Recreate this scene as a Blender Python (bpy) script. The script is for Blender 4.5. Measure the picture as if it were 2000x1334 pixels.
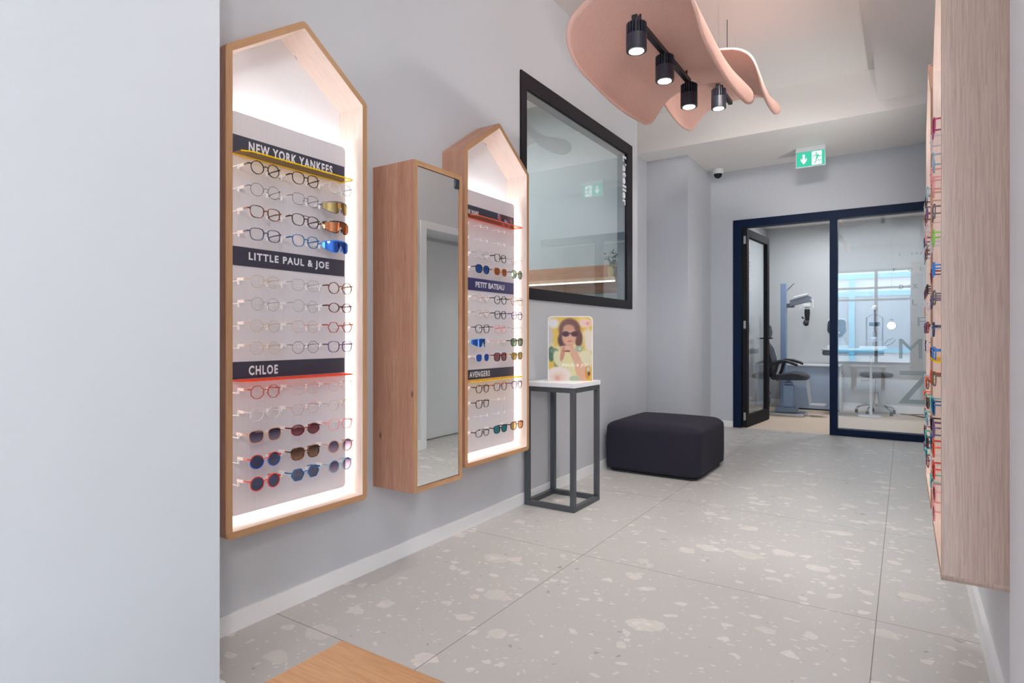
import bpy, bmesh, math, random
from mathutils import Vector, Matrix
import numpy as np
PI = math.pi
S = bpy.context.scene
COL = S.collection
for o in list(bpy.data.objects):
    bpy.data.objects.remove(o)

# ------------------------------------------------------------------ camera
CAMZ = 1.06
cd = bpy.data.cameras.new('camera'); cam = bpy.data.objects.new('camera', cd); COL.objects.link(cam)
cd.sensor_fit = 'HORIZONTAL'; cd.sensor_width = 36.0; cd.lens = 36.0 * 1166.13 / 2000.0
cd.shift_x = 0.0; cd.shift_y = -(667 - 656.17) / 2000.0
cd.clip_start = 0.02; cd.clip_end = 100
cam.location = (0, 0, CAMZ)
cam.rotation_euler = (PI / 2, 0, math.atan(767.22 / 1166.13))
S.camera = cam
# ------------------------------------------------------------------ view, world, daylight, ceiling lamps
S.view_settings.view_transform = 'Standard'; S.view_settings.look = 'None'
S.view_settings.gamma = 1.0; S.view_settings.use_curve_mapping = False
S.view_settings.exposure = 0.25
try:
    S.cycles.max_bounces = 10; S.cycles.diffuse_bounces = 5; S.cycles.glossy_bounces = 5
    S.cycles.transparent_max_bounces = 24; S.cycles.transmission_bounces = 6
    S.cycles.sample_clamp_indirect = 6.0; S.cycles.use_denoising = True
    S.cycles.caustics_reflective = False; S.cycles.caustics_refractive = False
except Exception:
    pass
W = bpy.data.worlds.new('sky'); S.world = W; W.use_nodes = True
W.node_tree.nodes['Background'].inputs[0].default_value = (0.76, 0.88, 1.0, 1)
W.node_tree.nodes['Background'].inputs[1].default_value = 10.5

def area(name, loc, rot, sx, sy, power, col=(1, 1, 1), spread=PI):
    d = bpy.data.lights.new(name, 'AREA'); d.shape = 'RECTANGLE'; d.size = sx; d.size_y = sy
    d.energy = power; d.color = col; d.spread = spread
    o = bpy.data.objects.new(name, d); COL.objects.link(o); o.location = loc; o.rotation_euler = rot
    return o
def spot(name, loc, tgt, power, size=80, blend=0.6, col=(1, .96, .92), rad=0.04):
    d = bpy.data.lights.new(name, 'SPOT'); d.energy = power; d.spot_size = math.radians(size); d.spot_blend = blend
    d.color = col; d.shadow_soft_size = rad
    o = bpy.data.objects.new(name, d); COL.objects.link(o); o.location = loc
    o.rotation_euler = (Vector(tgt) - Vector(loc)).to_track_quat('-Z', 'Y').to_euler()
    return o
# daylight through the shop front behind the camera (panes of window_3)
DAY = (0.80, 0.90, 1.0)
for xx in (-1.26, 0.06, 1.38):
    a = area('daylight_portal', (xx, -3.17, 1.55), (PI / 2, 0, 0), 1.24, 2.34, 1, DAY); a.data.cycles.is_portal = True
# added fill lamps out of view; only the low globe matches a glass reflection
GLOBE_FILLS = [(0.95, -0.9, 2.35, 58), (-0.26, -1.9, 1.30, 12), (2.3, -1.6, 2.35, 60), (-0.30, 3.3, 3.16, 24)]
for x, y, z, pw in GLOBE_FILLS:
    d = bpy.data.lights.new('globe_fill_light', 'POINT'); d.energy = pw; d.shadow_soft_size = .08; d.color = (1, .965, .93)
    o = bpy.data.objects.new('globe_fill_light', d); COL.objects.link(o); o.location = (x, y, z)
# added fill lamp on the right wall, hidden behind the display cases
spot('hidden_fill_light', (.170, 5.5, 1.75), (-1.7, 5.9, 2.35), 62, 150, .9, (1, .985, .97), .03)
# ceiling track spots above the passage
TRACK = [(-0.35, 1.0, 3.20, -2.0, 1.7, 1.2, 14), (-0.35, 1.9, 3.20, -2.0, 2.9, 1.0, 14), (-0.60, 3.55, 3.18, -1.5, 7.2, 1.3, 95), (-0.15, 3.65, 3.18, -0.3, 7.2, 1.3, 95)]
for x, y, z, tx, ty, tz, pw in TRACK: spot('track_spot_light', (x, y, z), (tx, ty, tz), pw, 62, .8, rad=.12)
# exam room lamps
for (x, y) in ((-0.95, 8.9), (-0.1, 8.7)):
    a = area('exam_lamp_light', (x, y, 2.64), (0, 0, 0), 0.3, 0.3, 15, (.93, .97, 1)); a.data.shape = 'DISK'
# workshop lamp behind the left window
a = area('workshop_lamp_light', (-3.4, 3.6, 3.2), (0, 0, 0), 0.5, 0.5, 66, (1, .99, .97)); a.data.shape = 'DISK'

# ------------------------------------------------------------------ materials
def srgb(r, g, b):
    f = lambda c: (c / 255 / 12.92) if c / 255 <= .04045 else ((c / 255 + .055) / 1.055) ** 2.4
    return (f(r), f(g), f(b))
class NT:
    def __init__(s, name):
        s.m = bpy.data.materials.new(name); s.m.use_nodes = True; s.t = s.m.node_tree
        s.t.nodes.clear(); s.out = s.t.nodes.new('ShaderNodeOutputMaterial')
    def n(s, typ, **kw):
        nd = s.t.nodes.new('ShaderNode' + typ)
        for k, v in kw.items():
            if k.startswith('i_'):
                key = k[2:]; key = int(key) if key.isdigit() else key.replace('_', ' ')
                nd.inputs[key].default_value = v
            else: setattr(nd, k, v)
        return nd
    def l(s, a, b): s.t.links.new(a, b)
    def math(s, op, a, b=None, c=None):
        nd = s.n('Math', operation=op)
        for i, v in enumerate((a, b, c)):
            if v is None: continue
            if hasattr(v, 'is_output'): s.l(v, nd.inputs[i])
            else: nd.inputs[i].default_value = v
        return nd.outputs[0]
    def mix(s, f, a, b, mode='MIX'):
        nd = s.n('MixRGB', blend_type=mode)
        for i, v in enumerate((f, a, b)):
            if hasattr(v, 'is_output'): s.l(v, nd.inputs[i])
            elif isinstance(v, (int, float)): nd.inputs[i].default_value = v
            else: nd.inputs[i].default_value = tuple(v) + (1,)
        return nd.outputs[0]
    def pr(s, col=None, rough=.5, metal=0., **kw):
        p = s.n('BsdfPrincipled')
        if col is not None:
            if hasattr(col, 'is_output'): s.l(col, p.inputs['Base Color'])
            else: p.inputs['Base Color'].default_value = tuple(col) + (1,)
        if hasattr(rough, 'is_output'): s.l(rough, p.inputs['Roughness'])
        else: p.inputs['Roughness'].default_value = rough
        p.inputs['Metallic'].default_value = metal
        for k, v in kw.items(): p.inputs[k.replace('_', ' ')].default_value = v
        return p
    def bump(s, p, h, st, dist=.01):
        b = s.n('Bump'); b.inputs['Strength'].default_value = st; b.inputs['Distance'].default_value = dist
        s.l(h, b.inputs['Height']); s.l(b.outputs[0], p.inputs['Normal'])
    def done(s, sh):
        s.l(sh.outputs[0] if hasattr(sh, 'outputs') else sh, s.out.inputs[0]); return s.m
_mc = {}
def plain(name, col, rough=.5, metal=0., **kw):
    k = (name, col, rough, metal)
    if k in _mc: return _mc[k]
    t = NT(name); m = t.done(t.pr(col, rough, metal, **kw)); _mc[k] = m; return m
def paint(name, col, rough=.6, var=.03):
    t = NT(name); tc = t.n('TexCoord'); nz = t.n('TexNoise', i_Scale=1.7, i_Detail=3.0); t.l(tc.outputs['Object'], nz.inputs['Vector'])
    c2 = tuple(x * (1 - var) for x in col)
    c = t.mix(nz.outputs['Fac'], col, c2); p = t.pr(c, rough)
    n2 = t.n('TexNoise', i_Scale=180.0, i_Detail=2.0); t.l(tc.outputs['Object'], n2.inputs['Vector']); t.bump(p, n2.outputs['Fac'], .04, .002)
    return t.done(p)
def emis(name, col, st):
    t = NT(name); e = t.n('Emission'); e.inputs[0].default_value = tuple(col) + (1,); e.inputs[1].default_value = st
    return t.done(e)
def wood(name, light, dark, axis='Z', scale=1., knots=True, rough=.5, contrast=1., seed=0.):
    t = NT(name); tc = t.n('TexCoord'); mp = t.n('Mapping')
    t.l(tc.outputs['UV' if axis == 'UV' else 'Object'], mp.inputs['Vector'])
    st = {'X': (.035, 1, 1), 'Y': (1, .035, 1), 'Z': (1, 1, .035), 'UV': (.035, 1, 1)}[axis]
    mp.inputs['Scale'].default_value = tuple(q * scale for q in st); mp.inputs['Location'].default_value = (seed, seed * .7, seed * 1.3)
    n1 = t.n('TexNoise', i_Scale=18.0, i_Detail=5.0, i_Roughness=.6, i_Distortion=.6); t.l(mp.outputs[0], n1.inputs['Vector'])
    n2 = t.n('TexNoise', i_Scale=170.0, i_Detail=4.0, i_Roughness=.75); t.l(mp.outputs[0], n2.inputs['Vector'])
    r1 = t.n('ValToRGB'); r1.color_ramp.elements[0].position = .32; r1.color_ramp.elements[1].position = .68; t.l(n1.outputs['Fac'], r1.inputs[0])
    r2 = t.n('ValToRGB'); r2.color_ramp.elements[0].position = .35; r2.color_ramp.elements[1].position = .65; t.l(n2.outputs['Fac'], r2.inputs[0])
    f = t.math('ADD', t.math('MULTIPLY', r1.outputs[0], .5), t.math('MULTIPLY', r2.outputs[0], .5))
    f = t.math('ADD', t.math('MULTIPLY', f, contrast), .5 - .5 * contrast)
    c = t.mix(f, dark, light)
    n3 = t.n('TexNoise', i_Scale=7.0, i_Detail=2.0, i_Distortion=.4); t.l(mp.outputs[0], n3.inputs['Vector'])
    r3 = t.n('ValToRGB'); r3.color_ramp.elements[0].position = .38; r3.color_ramp.elements[1].position = .62; t.l(n3.outputs['Fac'], r3.inputs[0])
    c = t.mix(t.math('MULTIPLY', r3.outputs[0], .35 * contrast), c, tuple(q * .8 for q in dark))
    n4 = t.n('TexNoise', i_Scale=300.0, i_Detail=1.0); t.l(mp.outputs[0], n4.inputs['Vector'])
    c = t.mix(t.math('MULTIPLY', t.math('GREATER_THAN', n4.outputs['Fac'], .56), .22 * contrast), c, tuple(q * .6 for q in dark))
    if knots:
        m2 = t.n('Mapping'); t.l(tc.outputs['UV' if axis == 'UV' else 'Object'], m2.inputs['Vector'])
        s2 = {'X': (.5, 1, 1), 'Y': (1, .5, 1), 'Z': (1, 1, .5), 'UV': (.5, 1, 1)}[axis]
        m2.inputs['Scale'].default_value = tuple(q * 4.2 for q in s2); m2.inputs['Location'].default_value = (seed + .3, .2 + seed, .1)
        v = t.n('TexVoronoi', i_Scale=1.0, voronoi_dimensions='2D' if axis == 'UV' else '3D'); t.l(m2.outputs[0], v.inputs['Vector'])
        sp = t.n('SeparateColor'); t.l(v.outputs['Color'], sp.inputs[0])
        on = t.math('GREATER_THAN', sp.outputs[0], .45)
        rad = t.math('MULTIPLY_ADD', sp.outputs[1], .03, .022)
        k = t.n('MapRange', interpolation_type='SMOOTHSTEP'); t.l(v.outputs['Distance'], k.inputs[0]); k.inputs[1].default_value = .01
        t.l(rad, k.inputs[2]); k.inputs[3].default_value = 1; k.inputs[4].default_value = 0
        c = t.mix(t.math('MULTIPLY', t.math('MULTIPLY', k.outputs[0], on), .9), c, tuple(q * .35 for q in dark))
    p = t.pr(c, rough); t.bump(p, n2.outputs['Fac'], .08, .002)
    return t.done(p)
def architectural_glass(name, tint=(.93, .96, .95), f0=.04, fmax=1.0):
    t = NT(name); tr = t.n('BsdfTransparent'); tr.inputs[0].default_value = tuple(tint) + (1,)
    gl = t.n('BsdfGlossy'); gl.inputs['Roughness'].default_value = 0.0; gl.inputs[0].default_value = (1, 1, 1, 1)
    g = t.n('NewGeometry'); dp = t.n('VectorMath', operation='DOT_PRODUCT'); t.l(g.outputs['Normal'], dp.inputs[0]); t.l(g.outputs['Incoming'], dp.inputs[1])
    c = t.math('SUBTRACT', 1.0, t.math('ABSOLUTE', dp.outputs['Value']))
    f = t.math('MULTIPLY_ADD', t.math('POWER', c, 5.0), fmax - f0, f0)
    mx = t.n('MixShader'); t.l(f, mx.inputs[0]); t.l(tr.outputs[0], mx.inputs[1]); t.l(gl.outputs[0], mx.inputs[2])
    return t.done(mx)
def lens_mat(name, tint, gloss=.06, mirror=None, rough=0.02):
    t = NT(name); tr = t.n('BsdfTransparent'); tr.inputs[0].default_value = tuple(tint) + (1,)
    gl = t.n('BsdfGlossy'); gl.inputs['Roughness'].default_value = rough; gl.inputs[0].default_value = tuple(mirror or (1, 1, 1)) + (1,)
    mx = t.n('MixShader'); mx.inputs[0].default_value = gloss; t.l(tr.outputs[0], mx.inputs[1]); t.l(gl.outputs[0], mx.inputs[2])
    return t.done(mx)

M = {}
M['wall'] = paint('grey_wall_paint', srgb(198, 200, 205), .65)
M['wall_white'] = paint('white_wall_paint', srgb(206, 208, 212), .6)
M['ceiling'] = paint('ceiling_paint', srgb(236, 231, 227), .8)
M['base'] = paint('baseboard_paint', srgb(243, 243, 244), .35, .01)
M['exam_wall'] = paint('exam_wall_paint', srgb(192, 194, 196), .65)
M['oak'] = wood('oak_veneer', srgb(214, 168, 142), srgb(170, 116, 92), 'UV')
M['oak_in'] = wood('oak_veneer_led_lit', srgb(243, 228, 217), srgb(228, 206, 192), 'UV', contrast=.8)  # inner case faces: oak paled by LED wash put into the colour
M['oak_edge'] = wood('oak_edge_band', srgb(203, 160, 118), srgb(168, 124, 86), 'UV', knots=False)
M['oak_grey'] = wood('oak_veneer_side', srgb(226, 198, 180), srgb(186, 154, 138), 'UV', knots=True, seed=.37)
M['oak_top'] = wood('oak_bench_top', srgb(206, 160, 116), srgb(176, 124, 84), 'X', scale=1.4, knots=False, rough=.4)
M['white'] = plain('white_lacquer', srgb(240, 240, 242), .35)
M['white_panel'] = plain('white_back_panel', srgb(238, 238, 242), .6)
M['black'] = plain('black_metal', srgb(30, 30, 34), .4)
M['frame_black'] = plain('black_window_frame', srgb(27, 24, 31), .5, **{'Specular_IOR_Level': .2})
M['navy'] = plain('navy_metal_frame', srgb(11, 30, 58), .5, **{'Specular_IOR_Level': .15})
M['door_dark'] = plain('dark_door_frame', srgb(36, 34, 38), .7, **{'Specular_IOR_Level': .15})
M['anthracite'] = plain('anthracite_metal', srgb(82, 86, 90), .42, .3)
M['chrome'] = plain('chrome', (.75, .75, .76), .15, 1.)
M['steel'] = plain('brushed_steel', (.6, .6, .62), .32, 1.)
M['grey_blue'] = plain('grey_blue_metal', srgb(140, 160, 190), .35, .2)
M['grey_dev'] = plain('grey_plastic', srgb(110, 118, 130), .4)
M['white_dev'] = plain('white_plastic', srgb(232, 234, 236), .3)
M['dark_plastic'] = plain('dark_plastic', srgb(32, 33, 38), .4)
M['dark_leather'] = plain('black_leather', srgb(34, 34, 42), .38)
M['stool_leather'] = plain('grey_leather', srgb(74, 78, 88), .4)
M['mirror'] = plain('mirror_glass', (.86, .88, .87), .01, 1.)
M['letter'] = plain('white_vinyl', srgb(225, 225, 232), .5)
M['tag'] = plain('white_price_tag', srgb(245, 240, 238), .4)
M['peg'] = plain('led_lit_acrylic_peg', srgb(250, 250, 252), .15)  # clear acrylic drawn white, its caught LED light put into the colour
M['glass'] = architectural_glass('clear_glass')
M['glass_win'] = architectural_glass('workshop_window_glass', (.88, .92, .93), .10)
M['glass_part'] = architectural_glass('partition_glass', (.94, .96, .97), .06)
M['led'] = emis('led_strip', (1, .93, .89), 20.0)
M['lamp_on'] = emis('lamp_glow', (1, .98, .95), 12.0)
M['sign_navy'] = plain('dark_sign_print', srgb(46, 48, 66), .35)
M['sign_blue'] = plain('blue_sign_print', srgb(38, 38, 98), .35)
M['gold'] = plain('brass', srgb(206, 180, 120), .35, .6)
M['leaf'] = plain('green_leaf', srgb(60, 92, 62), .5)

def board_mat():
    t = NT('white_display_board'); tc = t.n('TexCoord'); mp = t.n('Mapping'); t.l(tc.outputs['Object'], mp.inputs[0]); mp.inputs['Scale'].default_value = (1, 60, 1.5)
    nz = t.n('TexNoise', i_Scale=3.0, i_Detail=2.0); t.l(mp.outputs[0], nz.inputs['Vector'])
    return t.done(t.pr(t.mix(nz.outputs['Fac'], srgb(208, 203, 208), srgb(218, 213, 218)), .5))
M['board'] = board_mat()
def board_mat_warm_lit():  # whitish board with the warm LED light mixed into its colour
    t = NT('warm_lit_display_board'); tc = t.n('TexCoord'); mp = t.n('Mapping'); t.l(tc.outputs['Object'], mp.inputs[0]); mp.inputs['Scale'].default_value = (1, 60, 1.5)
    nz = t.n('TexNoise', i_Scale=3.0, i_Detail=2.0); t.l(mp.outputs[0], nz.inputs['Vector'])
    return t.done(t.pr(t.mix(nz.outputs['Fac'], srgb(234, 214, 204), srgb(242, 224, 216)), .5))
M['board_warm_lit'] = board_mat_warm_lit()

def terrazzo():
    t = NT('terrazzo_tiles'); tc = t.n('TexCoord'); P = tc.outputs['Object']
    nz = t.n('TexNoise', i_Scale=9.0, i_Detail=2.0); t.l(P, nz.inputs['Vector'])
    off = t.n('VectorMath', operation='SUBTRACT'); t.l(nz.outputs['Color'], off.inputs[0]); off.inputs[1].default_value = (.5, .5, .5)
    sc = t.n('VectorMath', operation='SCALE'); t.l(off.outputs[0], sc.inputs[0]); sc.inputs['Scale'].default_value = .085
    ad = t.n('VectorMath', operation='ADD'); t.l(P, ad.inputs[0]); t.l(sc.outputs[0], ad.inputs[1])
    nz2 = t.n('TexNoise', i_Scale=32.0, i_Detail=1.0); t.l(P, nz2.inputs['Vector'])
    of2 = t.n('VectorMath', operation='SUBTRACT'); t.l(nz2.outputs['Color'], of2.inputs[0]); of2.inputs[1].default_value = (.5, .5, .5)
    sc2 = t.n('VectorMath', operation='SCALE'); t.l(of2.outputs[0], sc2.inputs[0]); sc2.inputs['Scale'].default_value = .022
    ad2 = t.n('VectorMath', operation='ADD'); t.l(ad.outputs[0], ad2.inputs[0]); t.l(sc2.outputs[0], ad2.inputs[1]); ad = ad2
    big = t.n('TexNoise', i_Scale=1.2, i_Detail=3.0); t.l(P, big.inputs['Vector'])
    fine = t.n('TexNoise', i_Scale=90.0, i_Detail=3.0); t.l(P, fine.inputs['Vector'])
    c = t.mix(big.outputs['Fac'], srgb(187, 184, 181), srgb(201, 198, 195))
    c = t.mix(t.math('MULTIPLY', fine.outputs['Fac'], .25), c, srgb(176, 173, 168))
    def layer(c, scale, rot, st, thr, r0, r1, light, dark_thr, dens):
        mp = t.n('Mapping'); t.l(ad.outputs[0], mp.inputs[0]); mp.inputs['Rotation'].default_value = (0, 0, rot)
        mp.inputs['Scale'].default_value = (scale, scale * st, scale); mp.inputs['Location'].default_value = (scale * .31, rot, .5)
        v = t.n('TexVoronoi', i_Scale=1.0, distance='EUCLIDEAN'); t.l(mp.outputs[0], v.inputs['Vector'])
        sp = t.n('SeparateColor'); t.l(v.outputs['Color'], sp.inputs[0])
        on = t.math('GREATER_THAN', sp.outputs[0], thr)
        rad = t.math('MULTIPLY_ADD', t.math('POWER', sp.outputs[1], 2.0), r1 - r0, r0)
        ins = t.math('LESS_THAN', v.outputs['Distance'], rad)
        m = t.math('MULTIPLY', t.math('MULTIPLY', on, ins), dens)
        isd = t.math('LESS_THAN', sp.outputs[2], dark_thr)
        tone = t.mix(sp.outputs[1], srgb(226, 218, 210), light)
        cc = t.mix(isd, tone, srgb(118, 112, 110))
        n3 = t.n('TexNoise', i_Scale=30.0, i_Detail=2.0); t.l(P, n3.inputs['Vector'])
        m = t.math('MULTIPLY', m, t.math('MULTIPLY_ADD', n3.outputs['Fac'], .9, .25))
        return t.mix(m, c, cc)
    c = layer(c, 36, .3, 1.3, .58, .12, .40, srgb(236, 232, 226), .10, .65)
    c = layer(c, 15, 1.1, 1.3, .60, .10, .44, srgb(236, 231, 225), .12, .7)
    c = layer(c, 6.2, .7, 1.35, .48, .10, .40, srgb(234, 226, 218), .08, .7)
    c = layer(c, 4.4, 2.2, 1.4, .70, .12, .36, srgb(216, 210, 202), .05, .75)
    sx = t.n('SeparateXYZ'); t.l(P, sx.inputs[0])
    def line(o, x0, step):
        d = t.math('PINGPONG', t.math('ADD', t.math('SUBTRACT', o, x0), 50 * step), step / 2 if False else step)
        a = t.math('PINGPONG', t.math('ADD', t.math('SUBTRACT', o, x0), 50 * step), step / 2)
        return t.math('LESS_THAN', a, .0016)
    j = t.math('MAXIMUM', line(sx.outputs[0], -1.300, 1.211), line(sx.outputs[1], 1.411, 1.192))
    c = t.mix(j, c, srgb(120, 112, 108))
    ro = t.math('MULTIPLY_ADD', fine.outputs['Fac'], .12, .34)
    p = t.pr(c, ro); p.inputs['Specular IOR Level'].default_value = .45
    return t.done(p)
M['floor'] = terrazzo()
def carpet():
    t = NT('beige_vinyl'); tc = t.n('TexCoord'); n = t.n('TexNoise', i_Scale=60.0, i_Detail=3.0); t.l(tc.outputs['Object'], n.inputs['Vector'])
    p = t.pr(t.mix(n.outputs['Fac'], srgb(206, 184, 164), srgb(232, 212, 194)), .7); return t.done(p)
M['exam_floor'] = carpet()
def felt(name, c1, c2):
    t = NT(name); tc = t.n('TexCoord'); n = t.n('TexNoise', i_Scale=320.0, i_Detail=3.0); t.l(tc.outputs['Object'], n.inputs['Vector'])
    n0 = t.n('TexNoise', i_Scale=60.0, i_Detail=2.0); t.l(tc.outputs['Object'], n0.inputs['Vector'])
    c = t.mix(t.math('ADD', t.math('MULTIPLY', n.outputs['Fac'], .6), t.math('MULTIPLY', n0.outputs['Fac'], .4)), c1, c2)
    p = t.pr(c, .9); t.bump(p, n.outputs['Fac'], .25, .002); return t.done(p)
M['felt'] = felt('pink_felt', srgb(216, 166, 150), srgb(246, 206, 192))
M['ottoman'] = felt('dark_navy_fabric', srgb(19, 16, 30), srgb(40, 36, 52))
def acrylic(name, col, edge=False):
    t = NT(name); tr = t.n('BsdfTransparent'); tr.inputs[0].default_value = tuple(col) + (1,)
    d = t.n('BsdfTranslucent'); d.inputs[0].default_value = tuple(col) + (1,); d2 = t.n('BsdfDiffuse'); d2.inputs[0].default_value = tuple(col) + (1,)
    ad = t.n('MixShader'); ad.inputs[0].default_value = .5; t.l(d.outputs[0], ad.inputs[1]); t.l(d2.outputs[0], ad.inputs[2])
    mx = t.n('MixShader'); mx.inputs[0].default_value = .92 if edge else .10; t.l(tr.outputs[0], mx.inputs[1]); t.l(ad.outputs[0], mx.inputs[2])
    return t.done(mx)
ACR = {'yellow': (acrylic('yellow_acrylic', (1., .84, .55)), acrylic('yellow_acrylic_edge', (1., .84, .0), True)),
       'red': (acrylic('red_acrylic', (1., .62, .55)), acrylic('red_acrylic_edge', (1., .16, .06), True)),
       'orange': (acrylic('orange_acrylic', (1., .60, .50)), acrylic('orange_acrylic_edge', (1., .32, .20), True))}
M['frosted'] = lens_mat('frosted_vinyl', (.70, .76, .76), .30, (.50, .55, .55), .8)

# ------------------------------------------------------------------ mesh tools
class MB:
    def __init__(s): s.bm = bmesh.new(); s.uv = s.bm.loops.layers.uv.new('UVMap')
    def face(s, vs, mi=0, uvs=None):
        try: f = s.bm.faces.new(vs)
        except ValueError: return None
        f.material_index = mi
        if uvs:
            for l, q in zip(f.loops, uvs): l[s.uv].uv = q
        return f
    def quad(s, pts, mi=0, uvs=None): return s.face([s.bm.verts.new(p) for p in pts], mi, uvs)
    def box(s, x0, x1, y0, y1, z0, z1, mi=0, grain='Z'):
        v = [s.bm.verts.new((x, y, z)) for x in (x0, x1) for y in (y0, y1) for z in (z0, z1)]
        gi = 'XYZ'.index(grain)
        for idx in ((0, 1, 3, 2), (4, 6, 7, 5), (0, 4, 5, 1), (2, 3, 7, 6), (0, 2, 6, 4), (1, 5, 7, 3)):
            fv = [v[i] for i in idx]
            uvs = []
            for w in fv:
                c = list(w.co); u = c[gi]; oth = [c[k] for k in range(3) if k != gi]
                uvs.append((u, oth[0] + oth[1]))
            s.face(fv, mi, uvs)
        return s
    def tube(s, pts, r, sides=6, closed=False, cap=True, mi=0):
        pts = [Vector(p) for p in pts]; n = len(pts); rings = []
        rr = r if hasattr(r, '__len__') else [r] * n
        up = None
        for i, p in enumerate(pts):
            a = pts[(i - 1) % n] if (closed or i > 0) else p; b = pts[(i + 1) % n] if (closed or i < n - 1) else p
            t = (b - a).normalized()
            if up is None:
                up = Vector((0, 0, 1)) if abs(t.z) < .9 else Vector((1, 0, 0))
            u = (up - t * up.dot(t))
            if u.length < 1e-5: u = t.orthogonal()
            u.normalize(); w = t.cross(u); up = u
            rings.append([s.bm.verts.new(p + (u * math.cos(2 * PI * k / sides) + w * math.sin(2 * PI * k / sides)) * rr[i]) for k in range(sides)])
        m = n if closed else n - 1
        for i in range(m):
            A, B = rings[i], rings[(i + 1) % n]
            if closed and i == n - 1:
                # match nearest start vertex to avoid twist
                best = min(range(sides), key=lambda q: (B[q].co - A[0].co).length); B = B[best:] + B[:best]
            for k in range(sides): s.face([A[k], A[(k + 1) % sides], B[(k + 1) % sides], B[k]], mi)
        if cap and not closed: s.face(rings[0][::-1], mi); s.face(rings[-1], mi)
        return s
    def ribbon(s, pts, w, d, mi=0, closed=True, nrm=(1, 0, 0)):
        # rectangular rim section: w in the lens plane, d along nrm; closed loop lying in a plane
        pts = [Vector(p) for p in pts]; n = len(pts); N = Vector(nrm); R = []
        for i, p in enumerate(pts):
            t = (pts[(i + 1) % n] - pts[(i - 1) % n]).normalized(); o = t.cross(N).normalized()
            R.append([s.bm.verts.new(p + o * (w / 2 * a) + N * (d / 2 * b)) for a, b in ((-1, -1), (1, -1), (1, 1), (-1, 1))])
        for i in range(n):
            A, B = R[i], R[(i + 1) % n]
            for k in range(4): s.face([A[k], A[(k + 1) % 4], B[(k + 1) % 4], B[k]], mi)
        return s
    def lathe(s, prof, c=(0, 0, 0), segs=24, axis='Z', mi=0):
        R = []
        for r, h in prof:
            ring = []
            for k in range(segs):
                a = 2 * PI * k / segs; q = (r * math.cos(a), r * math.sin(a), h)
                if axis == 'X': q = (h, q[0], q[1])
                if axis == 'Y': q = (q[0], h, q[1])
                ring.append(s.bm.verts.new((c[0] + q[0], c[1] + q[1], c[2] + q[2])))
            R.append(ring)
        for A, B in zip(R, R[1:]):
            for k in range(segs): s.face([A[k], A[(k + 1) % segs], B[(k + 1) % segs], B[k]], mi)
        s.face(R[0][::-1], mi); s.face(R[-1], mi)
        return s
    def prism(s, poly, a0, a1, plane='YZ', mi=0):
        def P(u, v, a): return {'YZ': (a, u, v), 'XZ': (u, a, v), 'XY': (u, v, a)}[plane]
        A = [s.bm.verts.new(P(u, v, a0)) for u, v in poly]; B = [s.bm.verts.new(P(u, v, a1)) for u, v in poly]
        uv = [(v, u) for u, v in poly]
        s.face(A[::-1], mi, uv[::-1]); s.face(B, mi, uv)
        n = len(poly)
        for i in range(n):
            j = (i + 1) % n; s.face([A[i], A[j], B[j], B[i]], mi, [(uv[i][0], a0), (uv[j][0], a0), (uv[j][0], a1), (uv[i][0], a1)])
        return s
    def build(s, name, mats, parent=None, smooth=False, bevel=0, origin=None, segs=2):
        bm = s.bm
        bmesh.ops.remove_doubles(bm, verts=bm.verts, dist=1e-6) if False else None
        if origin is None: origin = ORG.get(parent.name, (0, 0, 0)) if parent is not None else (0, 0, 0)
        bmesh.ops.translate(bm, verts=bm.verts, vec=-Vector(origin))
        bmesh.ops.recalc_face_normals(bm, faces=bm.faces)
        me = bpy.data.meshes.new(name); bm.to_mesh(me); bm.free()
        for m in (mats if isinstance(mats, (list, tuple)) else [mats]): me.materials.append(m)
        if smooth:
            me.shade_smooth()
            try: me.set_sharp_from_angle(angle=math.radians(40))
            except Exception: pass
        o = bpy.data.objects.new(name, me); COL.objects.link(o)
        if parent is not None:
            o.parent = parent; ORG[o.name] = origin
        else:
            o.location = origin; ORG[o.name] = origin
        if bevel:
            b = o.modifiers.new('bevel', 'BEVEL'); b.width = bevel; b.segments = segs; b.limit_method = 'ANGLE'
        return o
ORG = {}
def thing(name, loc, label, cat, group=None, kind=None):
    o = bpy.data.objects.new(name, None); COL.objects.link(o); o.location = loc; o.empty_display_size = .05
    ORG[o.name] = tuple(loc); tag(o, label, cat, group, kind); return o
def tag(o, label, cat=None, group=None, kind=None):
    o['label'] = label
    if cat: o['category'] = cat
    if group: o['group'] = group
    if kind: o['kind'] = kind
    return o
def struct(o, label=None):
    o['kind'] = 'structure'
    if label: o['label'] = label
    return o
def rrect(u0, u1, v0, v1, r, n=5, corners=(1, 1, 1, 1)):
    pts = []
    for (cx, cy, a0), on in zip(((u1 - r, v1 - r, 0), (u0 + r, v1 - r, 90), (u0 + r, v0 + r, 180), (u1 - r, v0 + r, 270)), corners):
        if on: pts += [(cx + r * math.cos(math.radians(a0 + 90 * k / n)), cy + r * math.sin(math.radians(a0 + 90 * k / n))) for k in range(n + 1)]
        else: pts.append((u1 if a0 in (0, 270) else u0, v1 if a0 in (0, 90) else v0))
    return pts
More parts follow.
